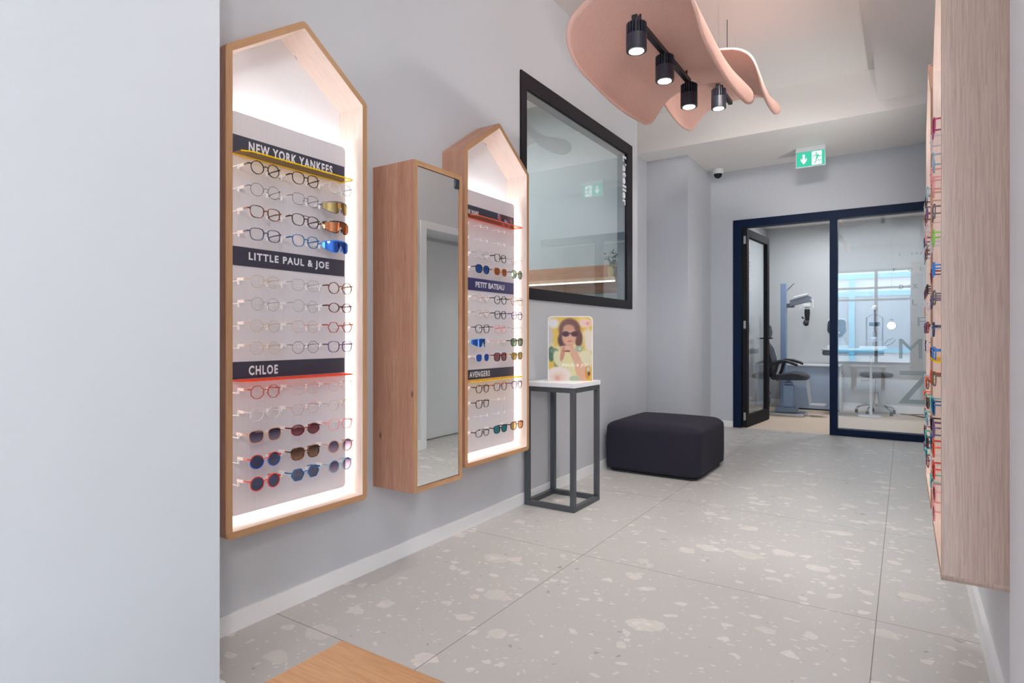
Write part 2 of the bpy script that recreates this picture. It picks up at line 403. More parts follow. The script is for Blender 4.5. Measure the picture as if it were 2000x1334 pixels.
def round_poly(P, r, n=4):
    out = []; m = len(P)
    for i in range(m):
        a, b, c = Vector(P[i - 1]), Vector(P[i]), Vector(P[(i + 1) % m])
        d1 = (a - b).normalized(); d2 = (c - b).normalized(); ang = d1.angle(d2); t = r / math.tan(ang / 2)
        p1 = b + d1 * t; p2 = b + d2 * t; ctr = b + (d1 + d2).normalized() * (r / math.sin(ang / 2))
        e1 = p1 - ctr; e2 = p2 - ctr; a1 = math.atan2(e1.y, e1.x); a2 = math.atan2(e2.y, e2.x); da = (a2 - a1 + PI) % (2 * PI) - PI
        out += [(ctr.x + r * math.cos(a1 + da * k / n), ctr.y + r * math.sin(a1 + da * k / n)) for k in range(n + 1)]
    return out
def text_into(mb, body, o, ex, ey, width, height, th=.0006, bold=.0, space=1., mi=0, anchor='left'):
    cu = bpy.data.curves.new('t', 'FONT'); cu.body = body; cu.size = 1; cu.offset = bold; cu.space_character = space; cu.resolution_u = 3
    ob = bpy.data.objects.new('t', cu); COL.objects.link(ob)
    dg = bpy.context.evaluated_depsgraph_get(); me = bpy.data.meshes.new_from_object(ob.evaluated_get(dg))
    co = np.array([v.co[:2] for v in me.vertices]); lo = co.min(0); hi = co.max(0)
    sx = width / (hi[0] - lo[0]); sy = height / (hi[1] - lo[1])
    ex, ey = Vector(ex), Vector(ey); N = ex.cross(ey); o = Vector(o)
    def P(c, d): return o + ex * ((c[0] - lo[0]) * sx) + ey * ((c[1] - lo[1]) * sy) + N * d
    A = [mb.bm.verts.new(P(c, th)) for c in co]
    for p in me.polygons: mb.face([A[i] for i in p.vertices], mi)
    bpy.data.objects.remove(ob); bpy.data.curves.remove(cu); bpy.data.meshes.remove(me)
    return mb
def sides(c, n=3): pass

# ------------------------------------------------------------------ room shell
XL = -2.014; XR = 0.234; YF = -3.15; YE = 9.83; YN = 7.22; ZC = 3.36; ZS = 2.982; YB = 6.007
def wall(name, boxes, m, label=None):
    mb = MB()
    for b in boxes: mb.box(*b)
    return struct(mb.build(name, m), label)
wall('floor', [(-5.2, 3.7, YF - .1, 7.235, -.1, 0)], M['floor'], 'pale grey terrazzo tile floor with white chips')
wall('floor_exam', [(-1.95, 1.4, 7.235, YE + .1, -.1, 0.0)], M['exam_floor'], 'beige vinyl floor of the exam room')
# left wall with the workshop window opening: y 3.15..4.97, z 1.295..2.73
WY0, WY1, WZ0, WZ1 = 3.150, 4.972, 1.295, 2.727
wall('wall_left', [(XL - .08, XL, .957, WY0 + .04, 0, ZC), (XL - .08, XL, WY1 - .04, 5.115, 0, ZC), (XL - .08, XL, WY0 + .04, WY1 - .04, 0, WZ0 + .04),
                   (XL - .08, XL, WY0 + .04, WY1 - .04, WZ1 - .04, ZC), (-2.54, -2.38, 5.10, 7.4, 0, ZC), (-5.2, XL - .08, 5.03, 5.115, 0, ZC)], M['wall'], 'pale lilac grey left wall')
wall('wall_near', [(-5.2, -1.62, YF, .957, 0, ZC)], M['wall_white'], 'white wall block filling the left of the view')
wall('wall_column', [(-2.38, -1.925, 6.323, YN + .12, 0, ZS + .02)], M['wall'], 'pale grey column beside the glazed exam room')
wall('wall_back', [(-1.925, -1.668, YN, YN + .12, 0, ZS + .02), (-1.668, 1.4, YN, YN + .12, 2.40, ZS + .02), (.44, 1.4, YN, YN + .12, 0, 2.4)], M['wall'], 'grey back wall above the glazed partition')
wall('wall_exam', [(-2.02, -1.78, YN + .12, YE, 0, 2.7), (-2.02, 1.4, YE, YE + .12, 0, 2.7), (1.28, 1.4, YN + .12, YE, 0, 2.7)], M['exam_wall'], 'pale wall of the exam room')
wall('ceiling_exam', [(-2.02, 1.4, YN + .1, YE + .12, 2.7, 2.8)], M['ceiling'])
wall('ceiling', [(-5.2, -.19, YF - .1, YB, ZC, ZC + .12), (-.19, 3.7, 1.0, YB, 3.082, ZC + .12), (-.19, 3.7, YF - .1, 1.0, ZC, ZC + .12)], M['ceiling'], 'off-white ceiling with a lowered strip on the right')
wall('beam', [(-2.54, 1.4, YB, YN + .12, ZS, ZC + .12)], M['ceiling'], 'deep off-white ceiling beam before the back wall')
# right wall with a recessed door, opening y 4.25..5.2
wall('wall_right', [(XR, XR + .12, 1.95, 4.24, 0, ZC), (XR, XR + .12, 5.22, YN, 0, ZC), (XR, XR + .12, 4.24, 5.22, 2.09, ZC),
                    (.54, .66, 4.1, 5.4, 0, 2.3), (XR + .12, .66, 4.12, 4.24, 0, 2.3), (XR + .12, .66, 5.22, 5.34, 0, 2.3), (XR + .12, .66, 4.12, 5.34, 2.09, 2.3)], paint('right_wall_paint', srgb(216, 217, 221), .65), 'grey right wall of the passage')
wall('wall_pillar', [(.226, .50, 1.30, 1.992, 0, ZC)], M['white_panel'], 'white wall edge at the right of the view')
wall('wall_shop', [(.50, 3.7, 1.95, 2.07, 0, ZC), (3.58, 3.7, YF, 2.0, 0, ZC)], M['wall_white'])
# shop front behind the camera
FZ0, FZ1 = .35, 2.75
wall('wall_front', [(-5.2, 3.7, YF - .1, YF, FZ1, ZC), (-5.2, -1.95, YF - .1, YF, 0, FZ1), (2.1, 3.7, YF - .1, YF, 0, FZ1), (-1.95, 2.1, YF - .1, YF, 0, FZ0)], M['wall'])
mb = MB()
for x in (-1.95, -.64, .69, 2.02): mb.box(x, x + .07, YF - .06, YF + .02, FZ0, FZ1)
for z in (FZ0, 1.95, 2.25, FZ1 - .06): mb.box(-1.95, 2.09, YF - .06, YF + .02, z, z + .05)
struct(mb.build('window_3', M['navy']), 'shop front window behind the camera')
# street outside the shop front
wall('street', [(-9, 9, -12, YF - .1, -.2, -.1)], plain('pavement', srgb(150, 148, 146), .8))
mb = MB(); mb.box(-9, 9, -9.4, -9, -.1, 5.2)
wb = struct(mb.build('wall_street', plain('street_facade', srgb(226, 228, 232), .8)), 'pale shop building across the street')
mb = MB()
for x in (-6.2, -3.9, -1.6, .7, 3.0, 5.3):
    mb.box(x, x + .18, -8.99, -8.9, 0, 3.0)
for z in (.5, 2.4, 3.0): mb.box(-6.2, 5.5, -8.985, -8.91, z, z + .16)
mb.build('shop_frame', plain('cyan_frame', srgb(110, 196, 226), .5), wb, origin=(0, 0, 0))
mb = MB()
for x in (-6.0, -3.7, -1.4, .9, 3.2): mb.box(x, x + 2.05, -8.998, -8.95, .66, 2.4)
mb.build('shop_glass', plain('street_glass', srgb(150, 170, 186), .2), wb, origin=(0, 0, 0))
# workshop behind the left window
wall('wall_workshop', [(-5.2, -5.08, .957, 5.03, 0, 3.3), (-5.08, XL - .08, 5.00, 5.03, 0, 3.3), (-5.08, XL - .08, .957, 1.0, 0, 3.3)], paint('workshop_wall_paint', srgb(176, 182, 184), .7))
wall('ceiling_workshop', [(-5.2, XL - .08, .957, 5.03, 3.3, 3.36)], M['ceiling'])
# baseboards
def baseb(name, boxes): return wall(name, boxes, M['base'])
bh, bt = .071, .010
baseb('baseboard_left', [(XL, XL + bt, .957, 5.115 + bt, 0, bh), (-2.38, XL + bt, 5.115, 5.115 + bt, 0, bh), (-2.38, -2.38 + bt, 5.125, 6.323, 0, bh)])
baseb('baseboard_near', [(-1.62, -1.601, -1.0, .957 + .019, 0, bh), (XL, -1.601, .957, .957 + .019, 0, bh)])
baseb('baseboard_column', [(-2.38, -1.925, 6.323 - bt, 6.323, 0, bh), (-1.925, -1.925 + bt, 6.313, YN, 0, bh)])
baseb('baseboard_back', [(-1.915, -1.668, YN - bt, YN, 0, bh)])
baseb('baseboard_right', [(XR - .016, XR, 1.992, 4.19, 0, .09), (XR - .016, XR, 5.27, YN, 0, .09)])
baseb('baseboard_exam', [(-1.78, -1.77, YN + .12, YE, 0, .1), (-1.78, 1.28, YE - .012, YE, 0, .1)])
# white door in the right wall recess (seen in the mirror)
dr = struct(MB().box(.515, .54, 4.30, 5.16, .012, 2.03).build('door_2', M['white_dev'], bevel=.002), 'white flush door in the right wall')
mb = MB(); mb.box(XR - .014, XR, 4.17, 4.25, 0, 2.14).box(XR - .014, XR, 5.21, 5.29, 0, 2.14).box(XR - .014, XR, 4.25, 5.21, 2.07, 2.14)
mb.box(XR, .54, 4.24, 4.26, 0, 2.09).box(XR, .54, 5.2, 5.22, 0, 2.09).box(XR, .54, 4.26, 5.2, 2.07, 2.09)
mb.build('door_casing', M['white'], dr, origin=(0, 0, 0), bevel=.002)
MB().lathe([(.009, 0), (.009, .02)], (.495, 4.36, 1.02), 12, 'X').build('door_knob', M['black'], dr, origin=(0, 0, 0))

# ------------------------------------------------------------------ workshop window
w1 = struct(MB().box(XL - .082, XL + .012, WY0, WY0 + .066, WZ0, WZ1).box(XL - .082, XL + .012, WY1 - .115, WY1, WZ0, WZ1)
            .box(XL - .082, XL + .012, WY0 + .066, WY1 - .115, WZ0, WZ0 + .072).box(XL - .082, XL + .012, WY0 + .066, WY1 - .115, WZ1 - .094, WZ1).build('window_1', M['frame_black']), 'black-framed internal window of the workshop')
MB().box(XL - .10, XL + .008, WY1 - .235, WY1 - .115, WZ0 + .072, WZ1 - .094).build('side_reveal', plain('grey_reveal', srgb(84, 92, 100), .5), w1, origin=(0, 0, 0)) if False else None
MB().box(XL - .006, XL, WY0 + .066, WY1 - .115, WZ0 + .072, WZ1 - .094).build('pane', M['glass_win'], w1, origin=(0, 0, 0))
rev = plain('grey_reveal', srgb(96, 104, 112), .5)
MB().box(XL - .08, XL - .008, WY1 - .121, WY1 - .1151, WZ0 + .073, WZ1 - .095).box(XL - .08, XL - .008, WY0 + .067, WY1 - .121, WZ1 - .100, WZ1 - .0941).build('reveal', rev, w1, origin=(0, 0, 0))
mb = MB(); text_into(mb, "L'atelier", (XL + .001, 4.778, 2.606), (0, 0, -1), (0, 1, 0), .424, .088, bold=.045, space=1.14)
mb.build('lettering', plain('white_window_vinyl', srgb(235, 236, 240), .5), w1, origin=(0, 0, 0))
# shelf seen through the window
sh = thing('wall_shelf', (-3.4, 4.99, 1.5), 'long oak shelf with a lit strip seen through the workshop window', 'shelf')
OX = wood('oak_workshop', srgb(196, 152, 120), srgb(150, 106, 82), 'X', knots=True)
MB().box(-5.0, -2.10, 4.975, 4.998, 1.576, 1.703).build('back_panel', OX, sh)
MB().box(-5.0, -2.10, 4.81, 4.998, 1.545, 1.5755).build('shelf_board', wood('oak_light_workshop', srgb(226, 190, 160), srgb(200, 160, 130), 'X', knots=False), sh)
MB().box(-5.0, -2.10, 4.81, 4.818, 1.532, 1.5445).build('led_strip', emis('shelf_led', (1, .95, .9), 3.0), sh)
MB().box(-5.0, -2.10, 4.985, 4.998, 1.45, 1.5445).build('lower_panel', OX, sh)
pl = thing('potted_plant', (-2.165, 4.90, 1.576), 'small green plant in a brass pot on the workshop shelf', 'plant')
MB().lathe([(.034, 0), (.040, .03), (.044, .095), (.038, .095), (.036, .08)], (-2.165, 4.90, 1.576), 20).build('pot', M['gold'], pl, smooth=True)
random.seed(4); mb = MB()
for k in range(90):
    a = random.uniform(0, 2 * PI); r = random.uniform(.0, .085) ** 1; h = random.uniform(.10, .24) - r * .5
    c = Vector((-2.165 + r * math.cos(a), 4.90 + r * math.sin(a), 1.576 + h)); d = Vector((math.cos(a), math.sin(a), random.uniform(-.2, 1))).normalized(); s2 = d.cross(Vector((0, 0, 1))).normalized()
    L = random.uniform(.018, .032)
    mb.quad([c, c + d * L * .5 + s2 * L * .35, c + d * L, c + d * L * .5 - s2 * L * .35])
mb.build('leaves', M['leaf'], pl)
mb = MB()
for k in range(7):
    a = k * .9; mb.tube([(-2.165, 4.90, 1.66), (-2.165 + .03 * math.cos(a), 4.90 + .03 * math.sin(a), 1.72), (-2.165 + .05 * math.cos(a), 4.90 + .05 * math.sin(a), 1.77)], .002, 5)
mb.build('stem', M['leaf'], pl)

# ------------------------------------------------------------------ glazed exam room partition and door
NX = -1.668; FD = .055
pt = struct(MB().box(NX, NX + .088, YN - .012, YN + .11, 0, 2.40).box(NX + .088, .44, YN - .012, YN + .11, 2.312, 2.40)
            .box(-.673, -.600, YN - .012, YN + .11, 0, 2.312).box(-.600, .44, YN - .012, YN + .11, 0, .070).box(.40, .44, YN - .012, YN + .11, .07, 2.312).build('window_2', M['navy'], bevel=.002), 'navy framed glass partition of the exam room')
MB().box(-.600, .40, YN + .02, YN + .028, .07, 2.312).build('pane', M['glass_part'], pt, origin=(0, 0, 0))
mb = MB()
for ch, x, z, w, h in (('Z', -.057, .375, .30, .333), ('M', -.05, .831, .195, .20), ('F', .105, 1.158, .075, .09), ('L', .062, 1.369, .04, .056), ('X', .066, 1.538, .042, .044),
                       ('D', -.05, 1.538, .038, .044), ('O', .03, 1.712, .036, .036), ('E', .125, 1.712, .034, .036), ('S', -.052, 1.878, .016, .024), ('K', .055, 1.878, .018, .024),
                       ('N', .092, 1.878, .018, .024), ('A', .125, 1.878, .020, .024), ('F', -.10, 1.722, .03, .03)):
    text_into(mb, ch, (x, YN + .0285 - .009, z), (1, 0, 0), (0, 0, 1), w, h, bold=0.)
mb.build('lettering', M['frosted'], pt, origin=(0, 0, 0))
# open door leaf
HP = Vector((-1.572, 7.245, 0)); ang = math.atan2(8.165 - 7.26, -1.468 - -1.550)
dl = thing('door_1', (HP.x, HP.y, 0), 'dark framed glass door standing open into the exam room', 'door', kind='structure')
def leafbox(l0, l1, t0, t1, z0, z1, mb=None):   # l along the leaf, t across (towards +x)
    mb = mb or MB(); n0 = len(mb.bm.verts); mb.box(l0, l1, t0, t1, z0, z1); return mb
def leafbuild(mb, name, mat, bevel=0, par=None):
    me = mb.build(name, mat, par or dl, origin=(0, 0, 0), bevel=bevel)
    me.data.transform(Matrix.Rotation(ang, 4, 'Z')); return me
T = .052; LZ0, LZ1 = .008, 2.302; LL = .905
mb = MB(); mb.box(0, .075, -T, 0, LZ0, LZ1).box(LL - .085, LL, -T, 0, LZ0, LZ1).box(.075, LL - .085, -T, 0, LZ0, LZ0 + .13).box(.075, LL - .085, -T, 0, LZ1 - .09, LZ1)
leafbuild(mb, 'door_frame', M['door_dark'], .002)
leafbuild(MB().box(.075, LL - .085, -T / 2 - .003, -T / 2 + .003, LZ0 + .13, LZ1 - .09), 'pane', M['glass_part'])
mb = MB(); text_into(mb, 'santé visuelle', (.085, -T / 2 - .0045, 2.17), (0, 0, -1), (1, 0, 0), .58, .13, bold=.06)
leafbuild(mb, 'lettering', plain('white_door_vinyl', srgb(244, 244, 248), .5))
mb = MB(); mb.box(LL - .06, LL - .03, -T - .006, -T, 1.0, 1.06).tube([(LL - .045, -T, 1.03), (LL - .045, -T - .05, 1.03), (LL - .15, -T - .052, 1.03)], .009, 8)
mb.box(LL - .05, LL - .03, 0, .006, .93, 1.06).tube([(LL - .045, 0, 1.03), (LL - .045, .05, 1.03)], .009, 8)
leafbuild(mb, 'door_handle', M['black'])
for hz in (2.17, 1.19, .13):
    mb = MB(); mb.box(-.004, 0, -T + .012, -.014, hz - .045, hz + .045)
    for k in (-.035, -.012, .012, .035): mb.lathe([(.004, -.006), (.004, -.0035)], (0, -T / 2, hz + k), 8, 'X')
    leafbuild(mb, 'hinge', M['steel'])

# ------------------------------------------------------------------ display cases
HW = .617; Z0, ZE, ZRG = .384, 2.020, 2.233
def case(y0, xw, sg, name_label, grp, board_mat, side_mat):
    # sg=+1: on the left wall facing +x ; -1: on the right wall facing -x. xw = wall plane
    X = lambda d: xw + sg * d
    t = thing('display_case', (xw, y0 + HW / 2, Z0), name_label, 'display case', grp)
    outer = [(y0, Z0), (y0 + HW, Z0), (y0 + HW, ZE), (y0 + HW / 2, ZRG), (y0, ZE)]
    th = .024
    def inset(P, d):
        m = len(P); out = []
        for i in range(m):
            a, b, c = Vector(P[i - 1]), Vector(P[i]), Vector(P[(i + 1) % m]); d1 = (b - a).normalized(); d2 = (c - b).normalized()
            n1 = Vector((-d1.y, d1.x)); n2 = Vector((-d2.y, d2.x)); k = (n1 + n2); k = k / (k.dot(n1)); out.append(tuple(b + k * d))
        return out
    inner = inset(outer, th)
    O = round_poly(outer, .020); I = round_poly(inner, .004); n = len(O)
    mb = MB(); depth = .150
    vO = [[mb.bm.verts.new((X(d), *p)) for p in O] for d in (.001, depth)]; vI = [[mb.bm.verts.new((X(d), *p)) for p in I] for d in (.001, depth)]
    L = [0]
    for i in range(n): L.append(L[-1] + (Vector(O[(i + 1) % n]) - Vector(O[i])).length)
    for i in range(n):
        j = (i + 1) % n; a, b = L[i], L[i + 1]
        mb.face([vO[0][i], vO[0][j], vO[1][j], vO[1][i]], 0, [(a, 0), (b, 0), (b, depth), (a, depth)])
        mb.face([vI[0][i], vI[0][j], vI[1][j], vI[1][i]], 1, [(a, .5), (b, .5), (b, .5 + depth), (a, .5 + depth)])
        mb.face([vO[1][i], vO[1][j], vI[1][j], vI[1][i]], 2, [(a, .9), (b, .9), (b, .93), (a, .93)])
        mb.face([vO[0][i], vO[0][j], vI[0][j], vI[0][i]], 2, [(a, .9), (b, .9), (b, .93), (a, .93)])
    mb.build('case_frame', [side_mat, M['oak_in'], M['oak_edge']], t)
    MB().prism(inner, X(.002), X(.006)).build('back_panel', M['white_panel'], t)
    by0, by1, bz0, bz1 = y0 + .056, y0 + HW - .054, .437, 1.838
    MB().prism(rrect(by0, by1, bz0, bz1, .018), X(.072), X(.080)).build('display_board', board_mat, t)
    e = .012
    for (a, b, c, d) in ((by0 + e, by0 + e + .012, bz0 + .03, bz1 - .03), (by1 - e - .012, by1 - e, bz0 + .03, bz1 - .03), (by0 + .03, by1 - .03, bz0 + e, bz0 + e + .012), (by0 + .03, by1 - .03, bz1 - e - .012, bz1 - e)):
        MB().box(min(X(.050), X(.056)), max(X(.050), X(.056)), a, b, c, d).build('led_strip', M['led'], t)
    return t, X, by0, by1
def sign(t, X, sg, by0, by1, z0, z1, mat, words, text_y, text_w, cap, zoff=0, bold=.035, space=1.22):
    s = MB().box(min(X(.0802), X(.083)), max(X(.0802), X(.083)), by0 + .002, by1 - .008, z0, z1).build('sign_strip', mat, t)
    if words:
        mb = MB(); ey = (0, sg, 0)
        text_into(mb, words, (X(.0832), text_y, (z0 + z1) / 2 - cap / 2 + zoff), ey, (0, 0, 1), text_w, cap, bold=bold, space=space)
        mb.build('lettering', M['letter'], s)
    return s
def acr_shelf(t, X, by0, by1, z, colr):
    f, e = ACR[colr]; y0, y1 = by0 + .004, by1 - .025; d0, d1 = .0835, .160
    P = [(X(d0), y0), (X(d0), y1), (X(d1 - .01), y1), (X(d1), y1 - .012), (X(d1), y0 + .035), (X(d1 - .02), y0)]
    s = MB().prism(P, z - .002, z + .002, 'XY').build('acrylic_shelf', f, t)
    mb = MB()
    for a, b in zip(P[2:], P[3:]): mb.tube([(a[0], a[1], z), (b[0], b[1], z)], .0023, 5)
    mb.tube([(P[1][0], P[1][1], z), (P[2][0], P[2][1], z)], .0023, 5); mb.tube([(P[0][0], P[0][1], z), (P[1][0], P[1][1], z)], .0023, 5)
    mb.build('shelf_edge', e, s)
    return s
SLOTS = [.138, .305, .472]       # slot centres from the case's left side
ROWZ = [1.639, 1.563, 1.486, 1.410, 1.247, 1.170, 1.094, 1.018, .866, .790, .714, .628, .552]
ROWZ2 = [1.650, 1.577, 1.486, 1.411, 1.257, 1.175, 1.097, 1.024, .945, .782, .703, .627, .549]
def pegs(t, X, sg, y0, rows):
    for z in rows:
        for s in SLOTS:
            for dy in (-.079 * sg, .029 * sg):
                yy = y0 + (s if sg > 0 else HW - s) + dy
                mb = MB(); mb.box(min(X(.080), X(.128)), max(X(.080), X(.128)), yy - .0012, yy + .0012, z - .0012, z + .0012)
                lo, hi = (-.013, .002) if z > 1.06 else (-.002, .013); mb.box(min(X(.125), X(.1285)), max(X(.125), X(.1285)), yy - .0028, yy + .0028, z + lo, z + hi)
                mb.build('peg', M['peg'], t)

# ------------------------------------------------------------------ eyeglasses
CLR = lens_mat('clear_lens', (.97, .97, .97), .05)
LENS = {'clear': CLR,
        'purple': lens_mat('purple_lens', (.16, .13, .24), .05), 'maroon': lens_mat('maroon_lens', (.30, .07, .09), .05),
        'brown': lens_mat('brown_lens', (.30, .15, .06), .05), 'navy': lens_mat('navy_lens', (.07, .09, .20), .06),
        'slate': lens_mat('slate_lens', (.12, .14, .24), .06), 'lilac': lens_mat('lilac_lens', (.35, .28, .42), .05),
        'green': lens_mat('green_lens', (.20, .26, .18), .22, (.5, .8, .55)), 'amber': lens_mat('amber_lens', (.55, .32, .15), .15, (1, .75, .5)),
        'blue mirror': lens_mat('blue_mirror_lens', (.03, .08, .35), .45, (.10, .28, .95)), 'red mirror': lens_mat('red_mirror_lens', (.30, .07, .03), .45, (.92, .38, .18)),
        'teal mirror': lens_mat('teal_mirror_lens', (.03, .16, .18), .40, (.15, .60, .65)), 'gold mirror': lens_mat('gold_mirror_lens', (.30, .22, .06), .45, (.90, .70, .30)),
        'grey': lens_mat('grey_lens', (.16, .17, .20), .06), 'rose': lens_mat('rose_lens', (.38, .14, .18), .06)}
def grad_lens(name, top, bot, gloss=.05):
    t = NT(name); tc = t.n('TexCoord'); sx = t.n('SeparateXYZ'); t.l(tc.outputs['Object'], sx.inputs[0])
    mr = t.n('MapRange'); t.l(sx.outputs[2], mr.inputs[0]); mr.inputs[1].default_value = -.020; mr.inputs[2].default_value = .012
    tr = t.n('BsdfTransparent'); t.l(t.mix(mr.outputs[0], bot, top), tr.inputs[0]); gl = t.n('BsdfGlossy'); gl.inputs['Roughness'].default_value = .02
    mx = t.n('MixShader'); mx.inputs[0].default_value = gloss; t.l(tr.outputs[0], mx.inputs[1]); t.l(gl.outputs[0], mx.inputs[2]); return t.done(mx)
LENS['purple'] = grad_lens('purple_gradient_lens', (.06, .05, .11), (.36, .33, .42)); LENS['brown'] = grad_lens('brown_gradient_lens', (.10, .04, .02), (.45, .28, .16))
LENS['lilac'] = grad_lens('lilac_gradient_lens', (.10, .09, .17), (.55, .44, .55)); LENS['maroon'] = grad_lens('maroon_gradient_lens', (.14, .03, .05), (.40, .16, .18))
def two_tone(name, top, bot):
    t = NT(name); tc = t.n('TexCoord'); sx = t.n('SeparateXYZ'); t.l(tc.outputs['Object'], sx.inputs[0])
    return t.done(t.pr(t.mix(t.math('GREATER_THAN', sx.outputs[2], .004), bot, top), .25))
def tort(name, a, b):
    t = NT(name); tc = t.n('TexCoord'); v = t.n('TexNoise', i_Scale=90.0, i_Detail=1.0, i_Distortion=1.0); t.l(tc.outputs['Object'], v.inputs['Vector'])
    r = t.n('ValToRGB'); r.color_ramp.elements[0].position = .45; r.color_ramp.elements[1].position = .55
    t.l(v.outputs['Fac'], r.inputs[0]); return t.done(t.pr(t.mix(r.outputs[0], a, b), .2))
FR = {'black': plain('black_acetate', srgb(28, 26, 30), .2), 'tortoise': tort('tortoise_acetate', srgb(40, 22, 18), srgb(150, 84, 44)),
      'red tortoise': tort('red_tortoise_acetate', srgb(50, 16, 24), srgb(150, 40, 44)), 'dark brown': plain('brown_acetate', srgb(66, 42, 38), .2),
      'dark metal': plain('dark_wire', srgb(58, 58, 66), .3, .5), 'gold': plain('gold_wire', srgb(206, 170, 120), .3, .6), 'silver': plain('silver_wire', srgb(150, 148, 150), .3, .6),
      'rose-gold': plain('rose_gold_wire', srgb(206, 150, 132), .3, .5), 'navy': plain('navy_acetate', srgb(52, 66, 100), .25), 'blue': plain('blue_acetate', srgb(36, 106, 160), .25),
      'bright blue': plain('bright_blue_plastic', srgb(44, 130, 222), .3), 'grey': plain('grey_acetate', srgb(110, 106, 112), .25), 'clear': plain('clear_acetate', srgb(214, 208, 214), .15),
      'burgundy': plain('burgundy_acetate', srgb(96, 34, 46), .25), 'red and blue': two_tone('red_and_blue_acetate', srgb(216, 84, 74), srgb(50, 96, 196)), 'red': plain('red_acetate', srgb(222, 62, 44), .25), 'rust': plain('rust_acetate', srgb(176, 78, 66), .25),
      'purple': plain('purple_acetate', srgb(100, 78, 122), .25), 'pink': plain('pink_acetate', srgb(236, 160, 160), .25), 'beige': plain('beige_acetate', srgb(206, 160, 136), .25),
      'pale blue': plain('pale_blue_acetate', srgb(150, 186, 206), .25), 'orange': plain('orange_acetate', srgb(240, 96, 52), .25), 'aqua': plain('aqua_acetate', srgb(96, 200, 200), .25),
      'green': plain('green_acetate', srgb(140, 214, 90), .25), 'olive': plain('olive_acetate', srgb(110, 106, 84), .25), 'magenta': plain('magenta_acetate', srgb(190, 70, 120), .25),
      'yellow': plain('yellow_acetate', srgb(226, 190, 60), .25)}
WIRE = ('dark metal', 'gold', 'silver', 'rose-gold')
def outline(shape, w, h, n=26):
    pts = []
    if shape in ('hexagonal', 'octagonal', 'angular'):
        k = {'hexagonal': 6, 'octagonal': 8, 'angular': 7}[shape]
        base = [(w / 2 * math.cos(2 * PI * i / k), h / 2 * math.sin(2 * PI * i / k)) for i in range(k)] if shape != 'octagonal' else [(w / 2 * 1.06 * math.cos(2 * PI * (i + .5) / k), h / 2 * 1.06 * math.sin(2 * PI * (i + .5) / k)) for i in range(k)]
        return round_poly(base, w * .10, 3)
    e = {'round': 2.0, 'oval': 2.0, 'panto': 2.5, 'square': 2.9, 'aviator': 2.6, 'wrap': 3.0}[shape]
    for i in range(n):
        a = 2 * PI * i / n; c, s = math.cos(a), math.sin(a)
        x = abs(c) ** (2 / e) * (1 if c > 0 else -1) * w / 2; z = abs(s) ** (2 / e) * (1 if s > 0 else -1) * h / 2
        if shape in ('panto', 'square', 'aviator', 'wrap'): x *= 1 + .10 * (z / (h / 2))
        pts.append((x, z))
    return pts
random.seed(11)
